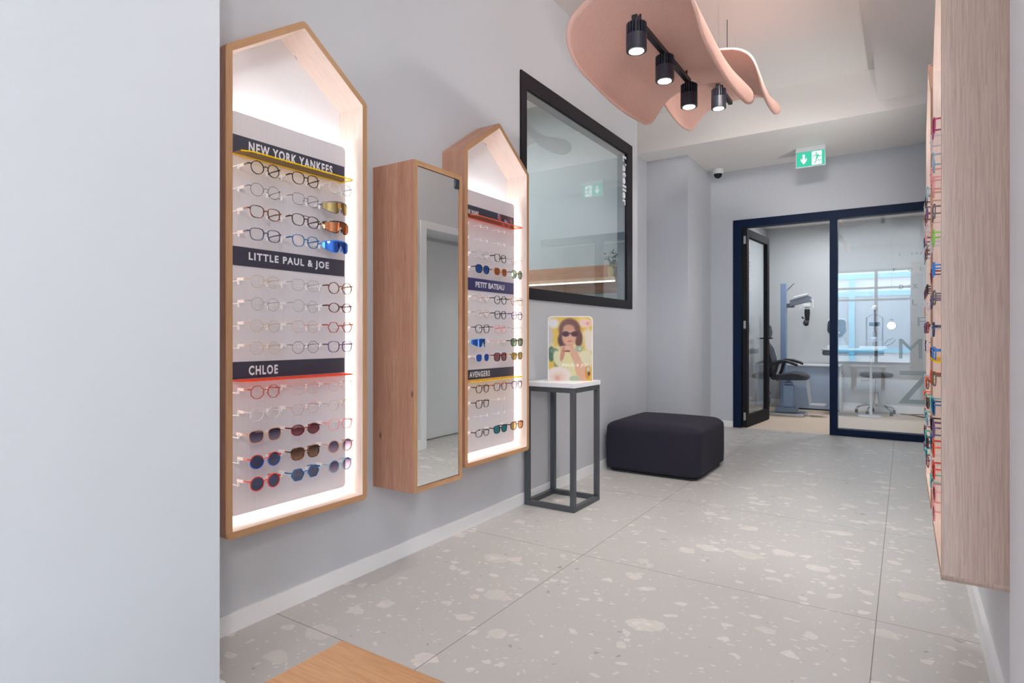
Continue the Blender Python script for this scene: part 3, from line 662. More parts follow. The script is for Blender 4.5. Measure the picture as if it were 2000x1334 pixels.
def glasses(x, y, z, sg, shape, fcol, lens, label, group, thick=None, scale=1., tip=None, tlen=.064, simple=False):
    """one pair; front faces sg*x, temples run back to the board"""
    sun = lens != 'clear'
    t = thing('sunglasses' if sun else 'eyeglasses', (x, y, z), label, 'sunglasses' if sun else 'eyeglasses', group)
    fm = FR[fcol]; wire = fcol in WIRE
    rw = thick or (.0009 if wire else (.0028 if sun else .0022)); n = 26
    rz = random.uniform(-2, 2)
    yaw = math.radians(random.uniform(-5, 5)); roll = math.radians(random.uniform(-1.2, 1.2))
    if shape == 'shield':
        pts = []; N = 18; hw = .063 * scale; top = .021 * scale; pr = []
        for i in range(N + 1):
            s = -1 + 2 * i / N; xx = -.034 * s * s; pr.append((xx, s * hw, top * (1 - .34 * abs(s) ** 2.2), (-.025 + .030 * math.exp(-(s / .15) ** 2) + .019 * abs(s) ** 2.6) * scale))
        mb = MB(); f = [[mb.bm.verts.new((a + dx, b, c)) for a, b, c, d in pr] for dx in (0, .0012)]; g = [[mb.bm.verts.new((a + dx, b, d)) for a, b, c, d in pr] for dx in (0, .0012)]
        for k in (0, 1):
            for i in range(N): mb.face([f[k][i], f[k][i + 1], g[k][i + 1], g[k][i]])
        lo = mb.build('lens', LENS[lens], t, origin=(0, 0, 0))
        mb = MB(); mb.tube([(a, b, c + .0015) for a, b, c, d in pr], .0030, 6); mb.tube([(a, b, d) for a, b, c, d in pr if b < -.006] , .0018, 5); mb.tube([(a, b, d) for a, b, c, d in pr if b > .006], .0018, 5)
        mb.tube([pr[0][:3], (pr[0][0], pr[0][1], pr[0][3])], .0022, 5); mb.tube([pr[-1][:3], (pr[-1][0], pr[-1][1], pr[-1][3])], .0022, 5)
        mb.tube([(-.004, -.006, -.004), (-.006, -.008, -.018)], .0025, 5); mb.tube([(-.004, .006, -.004), (-.006, .008, -.018)], .0025, 5)
        fo = mb.build('frame', fm, t, origin=(0, 0, 0), smooth=True)
        hy = hw; hx = -.034; hz = top * .45
    else:
        w, h = {'round': (.046, .044), 'oval': (.048, .036), 'panto': (.048, .043), 'square': (.049, .041), 'aviator': (.049, .042), 'hexagonal': (.050, .044), 'octagonal': (.047, .044), 'angular': (.048, .045), 'wrap': (.052, .034)}[shape]
        if sun and shape != 'wrap' and 'mirror' not in lens: w *= 1.07; h *= 1.07
        w *= scale; h *= scale; br = .017 * scale; cy = (w + br) / 2; O = outline(shape, w, h, n)
        mb = MB()
        for s in (-1, 1):
            loop = [(-.004 * abs(s * cy + s * u) / .06, s * cy + s * u, v) for u, v in O]
            if wire: mb.tube(loop, rw * .85, 5, closed=True)
            else: mb.ribbon(loop, rw, .0034)
            # end piece
            e0 = (-.003, s * (cy + w / 2 - .001), h * .22); e1 = (-.006, s * (cy + w / 2 + .006), h * .24)
            mb.tube([e0, e1, (-.012, s * (cy + w / 2 + .007), h * .24)], .0012 if wire else .0026, 6)
            mb.tube([(-.001, s * (br / 2 + .001), .0), (-.007, s * (br / 2 - .002), -.004)], .0008, 4)
        yb = br / 2 + .002
        mb.tube([(0, -yb, h * .10), (.001, 0, h * .20), (0, yb, h * .10)], .0009 if wire else .0020, 6)
        if shape == 'aviator': mb.tube([(0, -yb - .006, h * .40), (.001, 0, h * .44), (0, yb + .006, h * .40)], .0014, 5)
        fo = mb.build('frame', fm, t, origin=(0, 0, 0), smooth=wire)
        for s in (-1, 1):
            mb = MB(); vs = [mb.bm.verts.new((-.004 * abs(s * cy + s * u) / .06, s * cy + s * u, v)) for u, v in [(a * .98, b * .98) for a, b in O]]
            mb.face(vs); mb.build('lens', LENS[lens], t, origin=(0, 0, 0))
        hy = cy + w / 2 + .007; hx = -.010; hz = h * .24
    tm = FR[tip] if tip else fm
    for s in (-1, 1):
        mb = MB(); q = hy * s
        pth = [(hx, q, hz), (hx - tlen * .55, q * .97, hz - .001), (hx - tlen * .85, q * .95, hz - .003), (hx - tlen, q * .94, hz - .007)]
        if wire: mb.tube(pth, [.0010, .0010, .0014, .0016], 5)
        else:
            R = []
            for i, p in enumerate(pth):
                hh = (.0026, .0020, .0017, .0020)[i]
                R.append([mb.bm.verts.new((p[0], p[1] + a * .0011, p[2] + b * hh)) for a, b in ((-1, -1), (1, -1), (1, 1), (-1, 1))])
            for A, B in zip(R, R[1:]):
                for k in range(4): mb.face([A[k], A[(k + 1) % 4], B[(k + 1) % 4], B[k]])
            mb.face(R[0][::-1]); mb.face(R[-1])
        te = mb.build('temple', tm, t, origin=(0, 0, 0))
        if s * sg < 0 or False:
            mb = MB(); mb.box(hx - tlen * .92, hx - tlen * .38, q * .965 - .0024, q * .965 + .0024, hz - .0065, hz + .0035)
            mb.build('price_tag', M['tag'], te, origin=(0, 0, 0))
    t.rotation_euler = (roll if sg > 0 else -roll, 0, (0 if sg > 0 else PI) + yaw * .6)
    return t
TH = {'thin': None}
def word(shape, fcol, lens):
    s = 'sport shield' if shape == 'shield' else shape
    if lens == 'clear': return '%s %s eyeglasses' % (s, fcol)
    return '%s %s-framed %s-lens sunglasses' % (s, fcol.replace(' ', '-'), lens.replace(' ', '-'))
CW = ('left', 'middle', 'right')

# nearer case on the left wall
SPEC1 = [
 [('round', 'black', 'clear'), ('panto', 'dark brown', 'clear'), ('round', 'clear', 'clear')],
 [('round', 'dark metal', 'clear'), ('square', 'dark metal', 'clear'), ('shield', 'grey', 'gold mirror')],
 [('square', 'tortoise', 'clear'), ('aviator', 'dark brown', 'clear'), ('shield', 'black', 'red mirror')],
 [('square', 'navy', 'clear'), ('panto', 'blue', 'clear'), ('shield', 'bright blue', 'blue mirror')],
 [('panto', 'gold', 'clear'), ('square', 'silver', 'clear'), ('round', 'tortoise', 'clear')],
 [('round', 'silver', 'clear'), ('octagonal', 'silver', 'clear'), ('oval', 'burgundy', 'clear')],
 [('angular', 'gold', 'clear'), ('panto', 'rose-gold', 'clear'), ('hexagonal', 'rust', 'clear')],
 [('octagonal', 'gold', 'clear'), ('octagonal', 'dark metal', 'clear'), ('square', 'purple', 'clear')],
 [('octagonal', 'rust', 'clear'), ('octagonal', 'rose-gold', 'clear'), ('round', 'rose-gold', 'clear')],
 [('octagonal', 'clear', 'clear'), ('hexagonal', 'rose-gold', 'clear'), ('hexagonal', 'gold', 'clear')],
 [('square', 'beige', 'purple'), ('oval', 'red tortoise', 'maroon'), ('square', 'pink', 'clear')],
 [('round', 'red and blue', 'navy'), ('square', 'tortoise', 'brown'), ('round', 'beige', 'lilac')],
 [('round', 'red', 'navy'), ('hexagonal', 'blue', 'slate'), ('round', 'pale blue', 'lilac')]]
ROWN1 = ['top row under the top sign', 'second row under the top sign', 'third row under the top sign', 'fourth row under the top sign',
         'first row under the middle sign', 'second row under the middle sign', 'third row under the middle sign', 'fourth row under the middle sign',
         'first row under the bottom sign', 'second row under the bottom sign', 'third row under the bottom sign', 'second lowest row', 'lowest row']
Y1 = 1.122
c1, X1, b0, b1 = case(Y1, XL, 1, 'large lit house-shaped oak display case nearest the camera on the left wall', 'house-shaped display cases', M['board'], M['oak'])
sign(c1, X1, 1, b0, b1, 1.690, 1.757, M['sign_navy'], 'NEW YORK YANKEES', 1.247, .368, .036, .004)
sign(c1, X1, 1, b0, b1, 1.305, 1.371, M['sign_navy'], 'LITTLE PAUL & JOE', 1.247, .350, .035)
sign(c1, X1, 1, b0, b1, .910, .970, M['sign_navy'], 'CHLOE', 1.247, .117, .034, -.002)
acr_shelf(c1, X1, b0, b1, 1.688, 'yellow'); acr_shelf(c1, X1, b0, b1, .906, 'red')
pegs(c1, X1, 1, Y1, ROWZ)
XG = XL + .158
for r, row in enumerate(SPEC1):
    for k, (sh_, fc, ln) in enumerate(row):
        glasses(XG, Y1 + SLOTS[k] + (.004 if k < 2 else .0), ROWZ[r], 1, sh_, fc, ln, '%s, %s of %s, nearer left case' % (word(sh_, fc, ln), CW[k], ROWN1[r].replace(' the ', ' ')), 'glasses in the nearer left case')
# farther case on the left wall
SPEC2 = {2: [('round', 'silver', 'clear', 'grey'), ('square', 'black', 'clear', 'burgundy'), ('round', 'silver', 'clear', 'grey')],
 3: [('panto', 'black', 'blue mirror', 'navy'), ('square', 'beige', 'red mirror', 'burgundy'), ('round', 'grey', 'green', 'grey')],
 4: [('round', 'rose-gold', 'clear', 'pink'), ('round', 'black', 'clear', 'black'), ('panto', 'beige', 'clear', 'black')],
 5: [('round', 'gold', 'clear', 'black'), ('panto', 'black', 'clear', 'black'), ('round', 'purple', 'clear', 'navy')],
 6: [('panto', 'black', 'clear', 'burgundy'), ('panto', 'pink', 'clear', 'rust'), ('round', 'rose-gold', 'clear', 'black')],
 7: [('shield', 'pale blue', 'blue mirror', 'pale blue'), ('oval', 'gold', 'clear', 'orange'), ('square', 'black', 'green', 'black')],
 8: [('square', 'clear', 'blue mirror', 'clear'), ('square', 'black', 'rose', 'red'), ('square', 'olive', 'gold mirror', 'yellow')],
 9: [('angular', 'black', 'clear', 'black'), ('panto', 'navy', 'clear', 'orange'), ('round', 'purple', 'clear', 'purple')],
 10: [('square', 'black', 'clear', 'black'), None, None], 11: [None, None, None],
 12: [('wrap', 'black', 'clear', 'dark brown'), ('square', 'black', 'teal mirror', 'black'), ('square', 'dark brown', 'amber', 'dark brown')]}
ROWN2 = {2: 'third peg row under top sign', 3: 'row directly above blue sign', 4: 'first row under blue sign', 5: 'second row under blue sign', 6: 'third row under blue sign', 7: 'fourth row under blue sign',
         8: 'row directly above bottom sign', 9: 'first row under bottom sign', 10: 'second row under bottom sign', 12: 'lowest row'}
Y2 = 2.399
c2, X2, b0, b1 = case(Y2, XL, 1, 'lit house-shaped oak display case beyond the mirror cabinet on left wall', 'house-shaped display cases', M['board'], M['oak'])
s_ = sign(c2, X2, 1, b0, b1, 1.690, 1.757, M['sign_navy'], 'STAR WARS', 2.477, .128, .024, -.002, space=1.0)
# small printed pictures at the right of the top sign: generic dark colour patches
def pic_mat():
    t = NT('printed_picture'); tc = t.n('TexCoord'); v = t.n('TexVoronoi', i_Scale=38.0); t.l(tc.outputs['Object'], v.inputs['Vector'])
    r = t.n('ValToRGB'); e = r.color_ramp.elements; e[0].color = (.10, .01, .02, 1); e[1].color = (.25, .28, .5, 1); e[1].position = .8; q = e.new(.4); q.color = (.02, .015, .04, 1); q = e.new(.6); q.color = (.35, .06, .05, 1)
    sp = t.n('SeparateColor'); t.l(v.outputs['Color'], sp.inputs[0]); t.l(sp.outputs[0], r.inputs[0]); return t.done(t.pr(r.outputs[0], .35))
PM = pic_mat()
for a, b in ((2.787, 2.822), (2.830, 2.885), (2.890, 2.948)):
    MB().box(XL + .0832, XL + .0836, a, b, 1.692, 1.755).build('printed_picture', PM, s_)
sign(c2, X2, 1, b0, b1, 1.305, 1.371, M['sign_blue'], 'PETIT BATEAU', 2.577, .276, .031, bold=.035, space=1.0)
sign(c2, X2, 1, b0, b1, .827, .879, M['sign_navy'], 'AVENGERS', 2.523, .187, .032)
acr_shelf(c2, X2, b0, b1, 1.688, 'orange'); acr_shelf(c2, X2, b0, b1, .823, 'yellow')
pegs(c2, X2, 1, Y2, ROWZ2)
for r, row in SPEC2.items():
    for k, sp_ in enumerate(row):
        if sp_ is None: continue
        sh_, fc, ln, tp = sp_
        glasses(XG, Y2 + SLOTS[k] + .006, ROWZ2[r], 1, sh_, fc, ln, '%s, %s of %s, farther left case' % (word(sh_, fc, ln), CW[k], ROWN2[r]), 'glasses in the farther left case', tip=tp)
# right wall cases (mostly edge-on)
Y3, Y4 = 2.02, 2.83
c3, X3, b0, b1 = case(Y3, XR, -1, 'tall oak display case edge-on at the right of the view', 'house-shaped display cases', M['board_warm_lit'], M['oak_grey'])
acr_shelf(c3, X3, b0, b1, .985, 'yellow')
c4, X4, b0, b1 = case(Y4, XR, -1, 'farther oak display case on the right wall, mostly hidden by the nearer one', 'house-shaped display cases', M['board_warm_lit'], M['oak'])
RR3 = [(1.72, 'round', 'magenta', 'rose'), (1.61, 'panto', 'pale blue', 'clear'), (1.53, 'round', 'pink', 'clear'), (1.45, 'panto', 'grey', 'clear'), (1.37, 'round', 'green', 'clear'),
       (1.27, 'square', 'bright blue', 'clear'), (1.18, 'round', 'grey', 'clear'), (1.08, 'panto', 'navy', 'clear'), (1.005, 'square', 'bright blue', 'clear'), (.925, 'panto', 'olive', 'clear'),
       (.835, 'panto', 'blue', 'navy'), (.765, 'round', 'purple', 'clear'), (.705, 'round', 'orange', 'navy'), (.635, 'round', 'red', 'grey'), (.565, 'round', 'pink', 'maroon'), (.505, 'round', 'pink', 'purple')]
def height_word(i, n): return 'pair %s' % i
ORD = ['top', 'second', 'third', 'fourth', 'fifth', 'sixth', 'seventh', 'eighth', 'ninth', 'tenth', 'eleventh', 'twelfth', 'thirteenth', 'fourteenth', 'fifteenth', 'bottom']
pegs(c3, X3, -1, Y3, [q[0] for q in RR3][:13]); pegs(c4, X4, -1, Y4, ROWZ)
XGR = XR - .160
seq3 = ['clear', 'pink', 'beige', 'rose-gold', 'clear', 'red tortoise', 'purple', 'clear', 'burgundy', 'red', 'aqua', 'black', 'blue', 'clear', 'aqua']
for i, (z, sh_, fc, ln) in enumerate(RR3):
    glasses(XGR, Y3 + .305, z, -1, sh_, fc, ln, '%s, middle column, %s row, nearest right case' % (word(sh_, fc, ln), ORD[i]), 'glasses in the nearest right case', scale=1.03)
for i, (z, sh_, fc, ln) in enumerate(RR3[:15]):
    fc = seq3[i]; ln = 'grey' if i > 9 and fc not in ('clear',) else 'clear'; sh_ = ('round', 'panto', 'hexagonal')[i % 3]
    glasses(XGR, Y3 + .478, z - .005, -1, sh_, fc, ln, '%s, far column, %s row, nearest right case' % (word(sh_, fc, ln), ORD[i]), 'glasses in the nearest right case', scale=1.03)
pal = ['clear', 'clear', 'pink', 'beige', 'red tortoise', 'grey', 'dark metal', 'rose-gold', 'purple', 'pale blue', 'navy', 'black', 'burgundy', 'tortoise', 'orange', 'aqua', 'gold']
random.seed(5)
for i, z in enumerate(ROWZ):
    for k, s in enumerate(SLOTS):
        fc = random.choice(pal[:12] if i < 8 else pal[7:]); sh_ = random.choice(('round', 'panto', 'square', 'hexagonal'))
        ln = 'clear' if i < 9 else random.choice(('navy', 'grey', 'rose', 'clear'))
        glasses(XGR, Y4 + s, z, -1, sh_, fc, ln, '%s, %s column, %s row, second right case' % (word(sh_, fc, ln), ('near', 'middle', 'far')[k], ORD[i] if i < 12 else 'lowest'), 'glasses in the farther right case', scale=1.02)

# ------------------------------------------------------------------ mirror cabinet
MY0, MY1, MZ0, MZ1, MD = 1.914, 2.250, .380, 1.822, .250
mc = thing('mirror_cabinet', (XL, (MY0 + MY1) / 2, MZ0), 'tall narrow oak wall cabinet with a mirror front between the two cases', 'cabinet')
mb = MB(); xf = XL + MD
th = .022
mb.box(XL + .001, xf, MY0, MY0 + th, MZ0, MZ1, 0, 'Z').box(XL + .001, xf, MY1 - th, MY1, MZ0, MZ1, 0, 'Z')
mb.box(XL + .001, xf, MY0 + th, MY1 - th, MZ0, MZ0 + th, 0, 'Y').box(XL + .001, xf, MY0 + th, MY1 - th, MZ1 - th, MZ1, 0, 'Y')
mb.bm.faces.ensure_lookup_table()
for f in mb.bm.faces:
    if all(abs(v.co.x - xf) < 1e-6 for v in f.verts): f.material_index = 1
mb.build('carcass', [M['oak'], M['oak_edge']], mc)
MB().box(xf - .03, xf - .012, MY0 + th + .001, MY1 - th - .001, MZ0 + th + .001, MZ1 - th - .001).build('door', M['dark_plastic'], mc)
MB().box(xf - .0119, xf - .004, MY0 + th + .003, MY1 - th - .003, MZ0 + th + .003, MZ1 - th - .003).build('mirror', M['mirror'], mc)
P = [(MY1 - th - .004, MZ1 - th - .006)] + [(MY1 - th - .004 - .03 * math.sin(a * PI / 16), MZ1 - th - .006 - .03 - .012 * 0 - .0 + .03 * (1 - 1) - .015 * 0 - .03 * 0 - .03 * (math.cos(a * PI / 16) - 1) * 0) for a in ()]
P = rrect(MY1 - th - .030, MY1 - th - .003, MZ1 - th - .046, MZ1 - th - .003, .012, corners=(0, 0, 1, 0))
MB().prism(P, xf - .0039, xf + .002).build('glass_hinge', plain('dark_teal_hinge', srgb(34, 48, 60), .3), mc)

# ------------------------------------------------------------------ plinth table with poster
pt_ = thing('plinth_table', (-1.83, 3.36, 0), 'tall narrow anthracite metal table frame with a white top', 'table')
px0, px1, py0, py1 = -2.000, -1.649, 3.182, 3.540; q = .030
mb = MB()
for a in (px0, px1 - q):
    for b in (py0, py1 - q): MB().box(a, a + q, b, b + q, .0305, .7155).build('leg', M['anthracite'], pt_, bevel=.0015)
for z, nm in ((0, 'bottom_frame'), (.716, 'top_frame')):
    mb = MB(); mb.box(px0, px1, py0, py0 + q, z, z + .030).box(px0, px1, py1 - q, py1, z, z + .030).box(px0, px0 + q, py0 + q, py1 - q, z, z + .030).box(px1 - q, px1, py0 + q, py1 - q, z, z + .030)
    mb.build(nm, M['anthracite'], pt_, bevel=.0015)

MB().box(px0 - .0, px1 + .004, py0 - .004, py1 + .004, .7465, .774).build('table_top', M['white'], pt_, bevel=.0015)

def poster_img(w, h):
    yy, xx = np.mgrid[0:h, 0:w]; u = xx / (w - 1); v = yy / (h - 1)         # v=0 bottom
    img = np.empty((h, w, 3)); img[:] = np.array([236, 200, 84]) / 255
    rng = np.random.RandomState(3)
    def blob(cu, cv, ru, rv, col, soft=.15, rot=0, a=1.):
        c, s = math.cos(rot), math.sin(rot); du, dv = (u - cu), (v - cv) * 1.43
        p = (du * c + dv * s) / ru; q2 = (-du * s + dv * c) / (rv * 1.43); d = np.sqrt(p * p + q2 * q2)
        m = np.clip((1 - d) / soft + .5, 0, 1)[..., None] * a; img[:] = img * (1 - m) + m * np.array(col) / 255
    for _ in range(22):
        blob(rng.rand(), .35 + .6 * rng.rand(), .05 + .10 * rng.rand(), .04 + .05 * rng.rand(), ([246, 236, 214], [226, 178, 60], [250, 224, 150])[rng.randint(3)], .8, rng.rand() * 3, .7)
    blob(.10, .90, .13, .08, (240, 236, 236), .5); blob(.02, .70, .08, .14, (214, 206, 214), .7); blob(.85, .90, .15, .07, (248, 214, 204), .5); blob(.90, .90, .05, .03, (240, 170, 160), .9)
    blob(.95, .60, .13, .16, (244, 232, 220), .6); blob(.9, .74, .12, .06, (246, 232, 214), .8)
    blob(.06, .42, .08, .12, (86, 116, 92), .3); blob(.13, .47, .10, .04, (120, 146, 120), .4); blob(.2, .26, .08, .08, (150, 154, 90), .5); blob(.24, .24, .04, .04, (60, 80, 52), .5)
    blob(.52, .20, .30, .30, (240, 232, 176), .12); blob(.24, .34, .12, .14, (240, 232, 190), .3, .4); blob(.82, .32, .20, .16, (242, 234, 196), .25, -.3)      # dress
    blob(.48, .80, .25, .18, (122, 78, 66), .22); blob(.33, .64, .12, .12, (92, 54, 62), .35); blob(.69, .66, .09, .13, (112, 70, 62), .35)                         # hair
    blob(.47, .70, .165, .165, (232, 178, 150), .30); blob(.46, .83, .12, .05, (214, 160, 134), .6); blob(.5, .51, .08, .06, (226, 172, 142), .4)                  # face
    blob(.39, .735, .085, .042, (70, 34, 46), .5); blob(.60, .735, .085, .042, (84, 38, 46), .5); blob(.49, .745, .05, .010, (90, 50, 54), .8); blob(.49, .62, .05, .012, (206, 116, 116), .9)
    blob(.42, .50, .17, .045, (234, 190, 166), .2, -.2); blob(.32, .42, .05, .12, (216, 156, 132), .25, -.2); blob(.45, .465, .10, .014, (150, 84, 70), .6)      # hands
    blob(.63, .36, .09, .20, (232, 182, 156), .2, .45); blob(.75, .15, .13, .17, (238, 186, 156), .2, .3); blob(.90, .14, .06, .12, (222, 160, 70), .3)          # forearm
    blob(.70, .50, .09, .05, (176, 190, 160), .3); blob(.72, .50, .03, .02, (210, 220, 220), .3); blob(.91, .18, .04, .035, (214, 214, 206), .3); blob(.93, .11, .03, .03, (120, 60, 50), .4)
    blob(.22, .07, .30, .15, (250, 238, 228), .18); blob(.22, .06, .15, .07, (246, 216, 200), .8); blob(.20, .04, .06, .04, (236, 180, 160), 1.); blob(.60, .03, .12, .05, (190, 206, 176), .3)
    img += rng.rand(h, w, 1) * .02 - .01
    return np.clip(img, 0, 1) ** 2.3 * .72
def poster():
    # stands on the plinth, facing the camera
    ctr = Vector((-1.778, 3.378, .7742)); a = math.atan(767.22 / 1166.13); ux = Vector((math.cos(a), math.sin(a), 0)); n = Vector((math.sin(a), -math.cos(a), 0))
    w, h = .287, .412
    t = thing('poster_stand', tuple(ctr), 'counter card with a woman in sunglasses on yellow, standing on the white table top', 'poster')
    pts = rrect(-w / 2, w / 2, 0, h, .028, 6, (1, 1, 0, 0))
    mb = MB(); A = [mb.bm.verts.new(ctr + ux * u + Vector((0, 0, v))) for u, v in pts]; B = [mb.bm.verts.new(ctr - n * .006 + ux * u + Vector((0, 0, v))) for u, v in pts]
    mb.face(A); mb.face(B[::-1])
    for i in range(len(pts)): j = (i + 1) % len(pts); mb.face([A[i], A[j], B[j], B[i]])
    mb.build('card', plain('card_white', srgb(232, 226, 222), .4), t)
    mb = MB(); p0 = ctr - n * .006; mb.quad([p0 + ux * -.04 + Vector((0, 0, .25)), p0 + ux * .04 + Vector((0, 0, .25)), p0 - n * .075 + ux * .045, p0 - n * .075 - ux * .045]); mb.build('back_support', plain('card_white', srgb(232, 226, 222), .4), t)
    W_, H_ = 132, 188; img = poster_img(W_, H_); mb = MB(); m = .006; cl = mb.bm.loops.layers.float_color.new('print')
    V = {}; r = .024
    def inside(u, v):
        if v > h - m - r and abs(u) > w / 2 - m - r: return (abs(u) - (w / 2 - m - r)) ** 2 + (v - (h - m - r)) ** 2 <= r * r
        return True
    for j in range(H_):
        for i in range(W_):
            u = -w / 2 + m + (w - 2 * m) * i / (W_ - 1); v = .001 + (h - m - .001) * j / (H_ - 1)
            if inside(u, v): V[i, j] = mb.bm.verts.new(ctr + n * .0006 + ux * u + Vector((0, 0, v)))
    for j in range(H_ - 1):
        for i in range(W_ - 1):
            k = ((i, j), (i + 1, j), (i + 1, j + 1), (i, j + 1))
            if all(q in V for q in k):
                f = mb.bm.faces.new([V[q] for q in k])
                for l, q in zip(f.loops, k): l[cl] = tuple(img[q[1], q[0]]) + (1,)
    T_ = NT('poster_print'); at = T_.n('Attribute', attribute_name='print'); pm = T_.done(T_.pr(at.outputs['Color'], .3))
    mb.build('printed_picture', pm, t)
    mb = MB(); text_into(mb, 'PAUL & JOE', ctr + n * .0012 - ux * .050 + Vector((0, 0, .086)), ux, (0, 0, 1), .168, .024, bold=-.004)
    mb.build('lettering', plain('white_print', srgb(252, 250, 246), .4), t)
poster()

# ------------------------------------------------------------------ ottoman
def ottoman():
    x0, x1, y0, y1, H = -1.985, -1.245, 4.338, 5.125, .392
    cx, cy = (x0 + x1) / 2, (y0 + y1) / 2; hx, hy = (x1 - x0) / 2, (y1 - y0) / 2
    t = thing('ottoman', (cx, cy, 0), 'large square dark navy fabric ottoman on the floor by the left wall', 'ottoman')
    bm = bmesh.new(); bmesh.ops.create_cube(bm, size=2); bmesh.ops.subdivide_edges(bm, edges=bm.edges, cuts=23, use_grid_fill=True)
    for v in bm.verts:
        p = v.co.copy(); r = .085
        q = Vector((p.x * hx, p.y * hy, p.z * .19))
        c = Vector((max(-hx + r, min(hx - r, q.x)), max(-hy + r, min(hy - r, q.y)), max(-.19 + .035, min(.19 - .05, q.z))))
        d = q - c
        rz = .05 if q.z > 0 else .035
        if d.length > 1e-6:
            nd = Vector((d.x / r, d.y / r, d.z / rz)); k = max(abs(nd.x), abs(nd.y), abs(nd.z)); L = nd.length
            nd = nd / L * k; d = Vector((nd.x * r, nd.y * r, nd.z * rz))
        q = c + d
        bul = (1 - (q.x / hx) ** 2) * (1 - (q.y / hy) ** 2)
        if p.z > 0: q.z += .018 * max(0, bul) * min(1, p.z)
        side = max(0, 1 - abs(p.z) ** 3); q.x *= 1 + .012 * side - .01 * (p.z > .9); q.y *= 1 + .012 * side
        v.co = q + Vector((cx, cy, .19 + .008))
    mb = MB(); mb.bm.free(); mb.bm = bm; bm.loops.layers.uv.new('UVMap')
    o = mb.build('cushion', M['ottoman'], t, smooth=True)
    mb = MB(); loop = []
    R = rrect(x0 + .012, x1 - .012, y0 + .012, y1 - .012, .075, 6)
    mb.tube([(a, b, .350) for a, b in R], .0035, 5, closed=True)
    mb.build('piping', plain('dark_piping', srgb(30, 27, 42), .8), t)
    MB().prism(rrect(x0 + .03, x1 - .03, y0 + .03, y1 - .03, .05), 0, .012, 'XY').build('base', M['black'], t)
ottoman()

# ------------------------------------------------------------------ oak bench, nearest corner
bn = thing('bench', (-.6, .42, 0), 'oak topped bench whose corner shows at the bottom of the view', 'bench')
MB().box(-.943, -.30, -.10, .814, .42, .45, 0, 'X').build('bench_top', M['oak_top'], bn, bevel=.002)
for a, b in ((-.90, .0), (-.90, .72), (-.39, .0), (-.39, .72)): MB().box(a, a + .05, b - .05, b, 0, .4195).build('leg', M['oak_top'], bn, bevel=.002)

# ------------------------------------------------------------------ felt pendants
def pendant(yA, yB, zs, spots, label, barlen, drop=.2, wires=(), width=.318, xc=-1.118, power=10, simple=False, zlift=.05):
    yc = (yA + yB) / 2
    t = thing('felt_pendant_lamp', (xc, yc, zs), label, 'lamp', 'pink felt pendant lamps')
    NU, NV = 40, 36; mb = MB(); V = []
    hl = (yB - yA) / 2; rc = .26
    for i in range(NU + 1):
        row = []
        for j in range(NV + 1):
            a = -1 + 2 * i / NU; b = -1 + 2 * j / NV
            # square -> rounded rectangle
            p = Vector((a * hl, b * .5 * 1.0)); L = .5; c = Vector((max(-hl + rc, min(hl - rc, p.x)), max(-L + rc, min(L - rc, p.y)))); d = p - c
            if d.length > 1e-6: k = max(abs(d.x), abs(d.y)); d = d / d.length * k
            p = c + d
            s = p.y / L; yq = p.x / hl
            ph = s * math.radians(104); x = xc + width * math.copysign(abs(math.sin(ph)) ** .62, s)
            zz = zs - drop * (1 - math.cos(ph)) / (1 - math.cos(math.radians(104))) + zlift * yq * yq * (1 - .8 * abs(s)) - .02 * math.cos(yq * 3)
            row.append(mb.bm.verts.new((x, yc + p.x, zz)))
        V.append(row)
    for i in range(NU):
        for j in range(NV): mb.face([V[i][j], V[i + 1][j], V[i + 1][j + 1], V[i][j + 1]])
    o = mb.build('felt_shade', M['felt'], t, smooth=True)
    so = o.modifiers.new('solid', 'SOLIDIFY'); so.thickness = .012; so.offset = 1
    xb = xc + .023
    MB().box(xb - .014, xb + .014, min(spots) - barlen[0], max(spots) + barlen[1], zs - .075, zs - .047).build('bar', M['black'], t, bevel=.002)
    mb = MB()
    for yy in (min(spots) + .05, max(spots) - .05) if len(spots) > 1 else (spots[0] + .1,): mb.tube([(xb, yy, zs - .05), (xb, yy, zs - .012)], .006, 6)
    mb.build('stem', M['black'], t)
    for y in spots:
        zt = zs - .070
        mb = MB(); mb.lathe([(.049, -.145), (.050, -.143), (.050, -.068), (.047, -.066), (.030, -.064), (.030, .0), (.0, .0)][:6], (xb, y, zt), 28)
        for k in range(20):
            a = 2 * PI * k / 20; c_, s_2 = math.cos(a), math.sin(a); v = []
            for rr, zz in ((.029, -.066), (.049, -.066), (.049, -.012), (.029, -.006)):
                v.append((rr, zz))
            w = .0022
            A = [mb.bm.verts.new((xb + c_ * r_ - s_2 * w, y + s_2 * r_ + c_ * w, zt + z_)) for r_, z_ in v]; B = [mb.bm.verts.new((xb + c_ * r_ + s_2 * w, y + s_2 * r_ - c_ * w, zt + z_)) for r_, z_ in v]
            mb.face(A); mb.face(B[::-1])
            for m_ in range(4): mb.face([A[m_], A[(m_ + 1) % 4], B[(m_ + 1) % 4], B[m_]])
        mb.box(xb - .012, xb + .012, y - .02, y + .02, zt - .01, zt + .004)
        h = mb.build('spot_head', plain('black_spot_housing', srgb(42, 42, 54), .45), t)
        MB().lathe([(.036, -.1465), (.036, -.1455)], (xb, y, zt), 24).build('lamp_lens', M['lamp_on'], h)
        L = spot('pendant_spot_light', (xb, y, zt - .155), (xb, y, 0), power, 95, .8, rad=.035)
    for (wx, wy, wz, r) in wires:
        MB().tube([(wx, wy, wz), (wx, wy, ZC)], r, 6).build('cord' if r > .001 else 'wire', M['black'] if r > .001 else M['steel'], t)
    return t
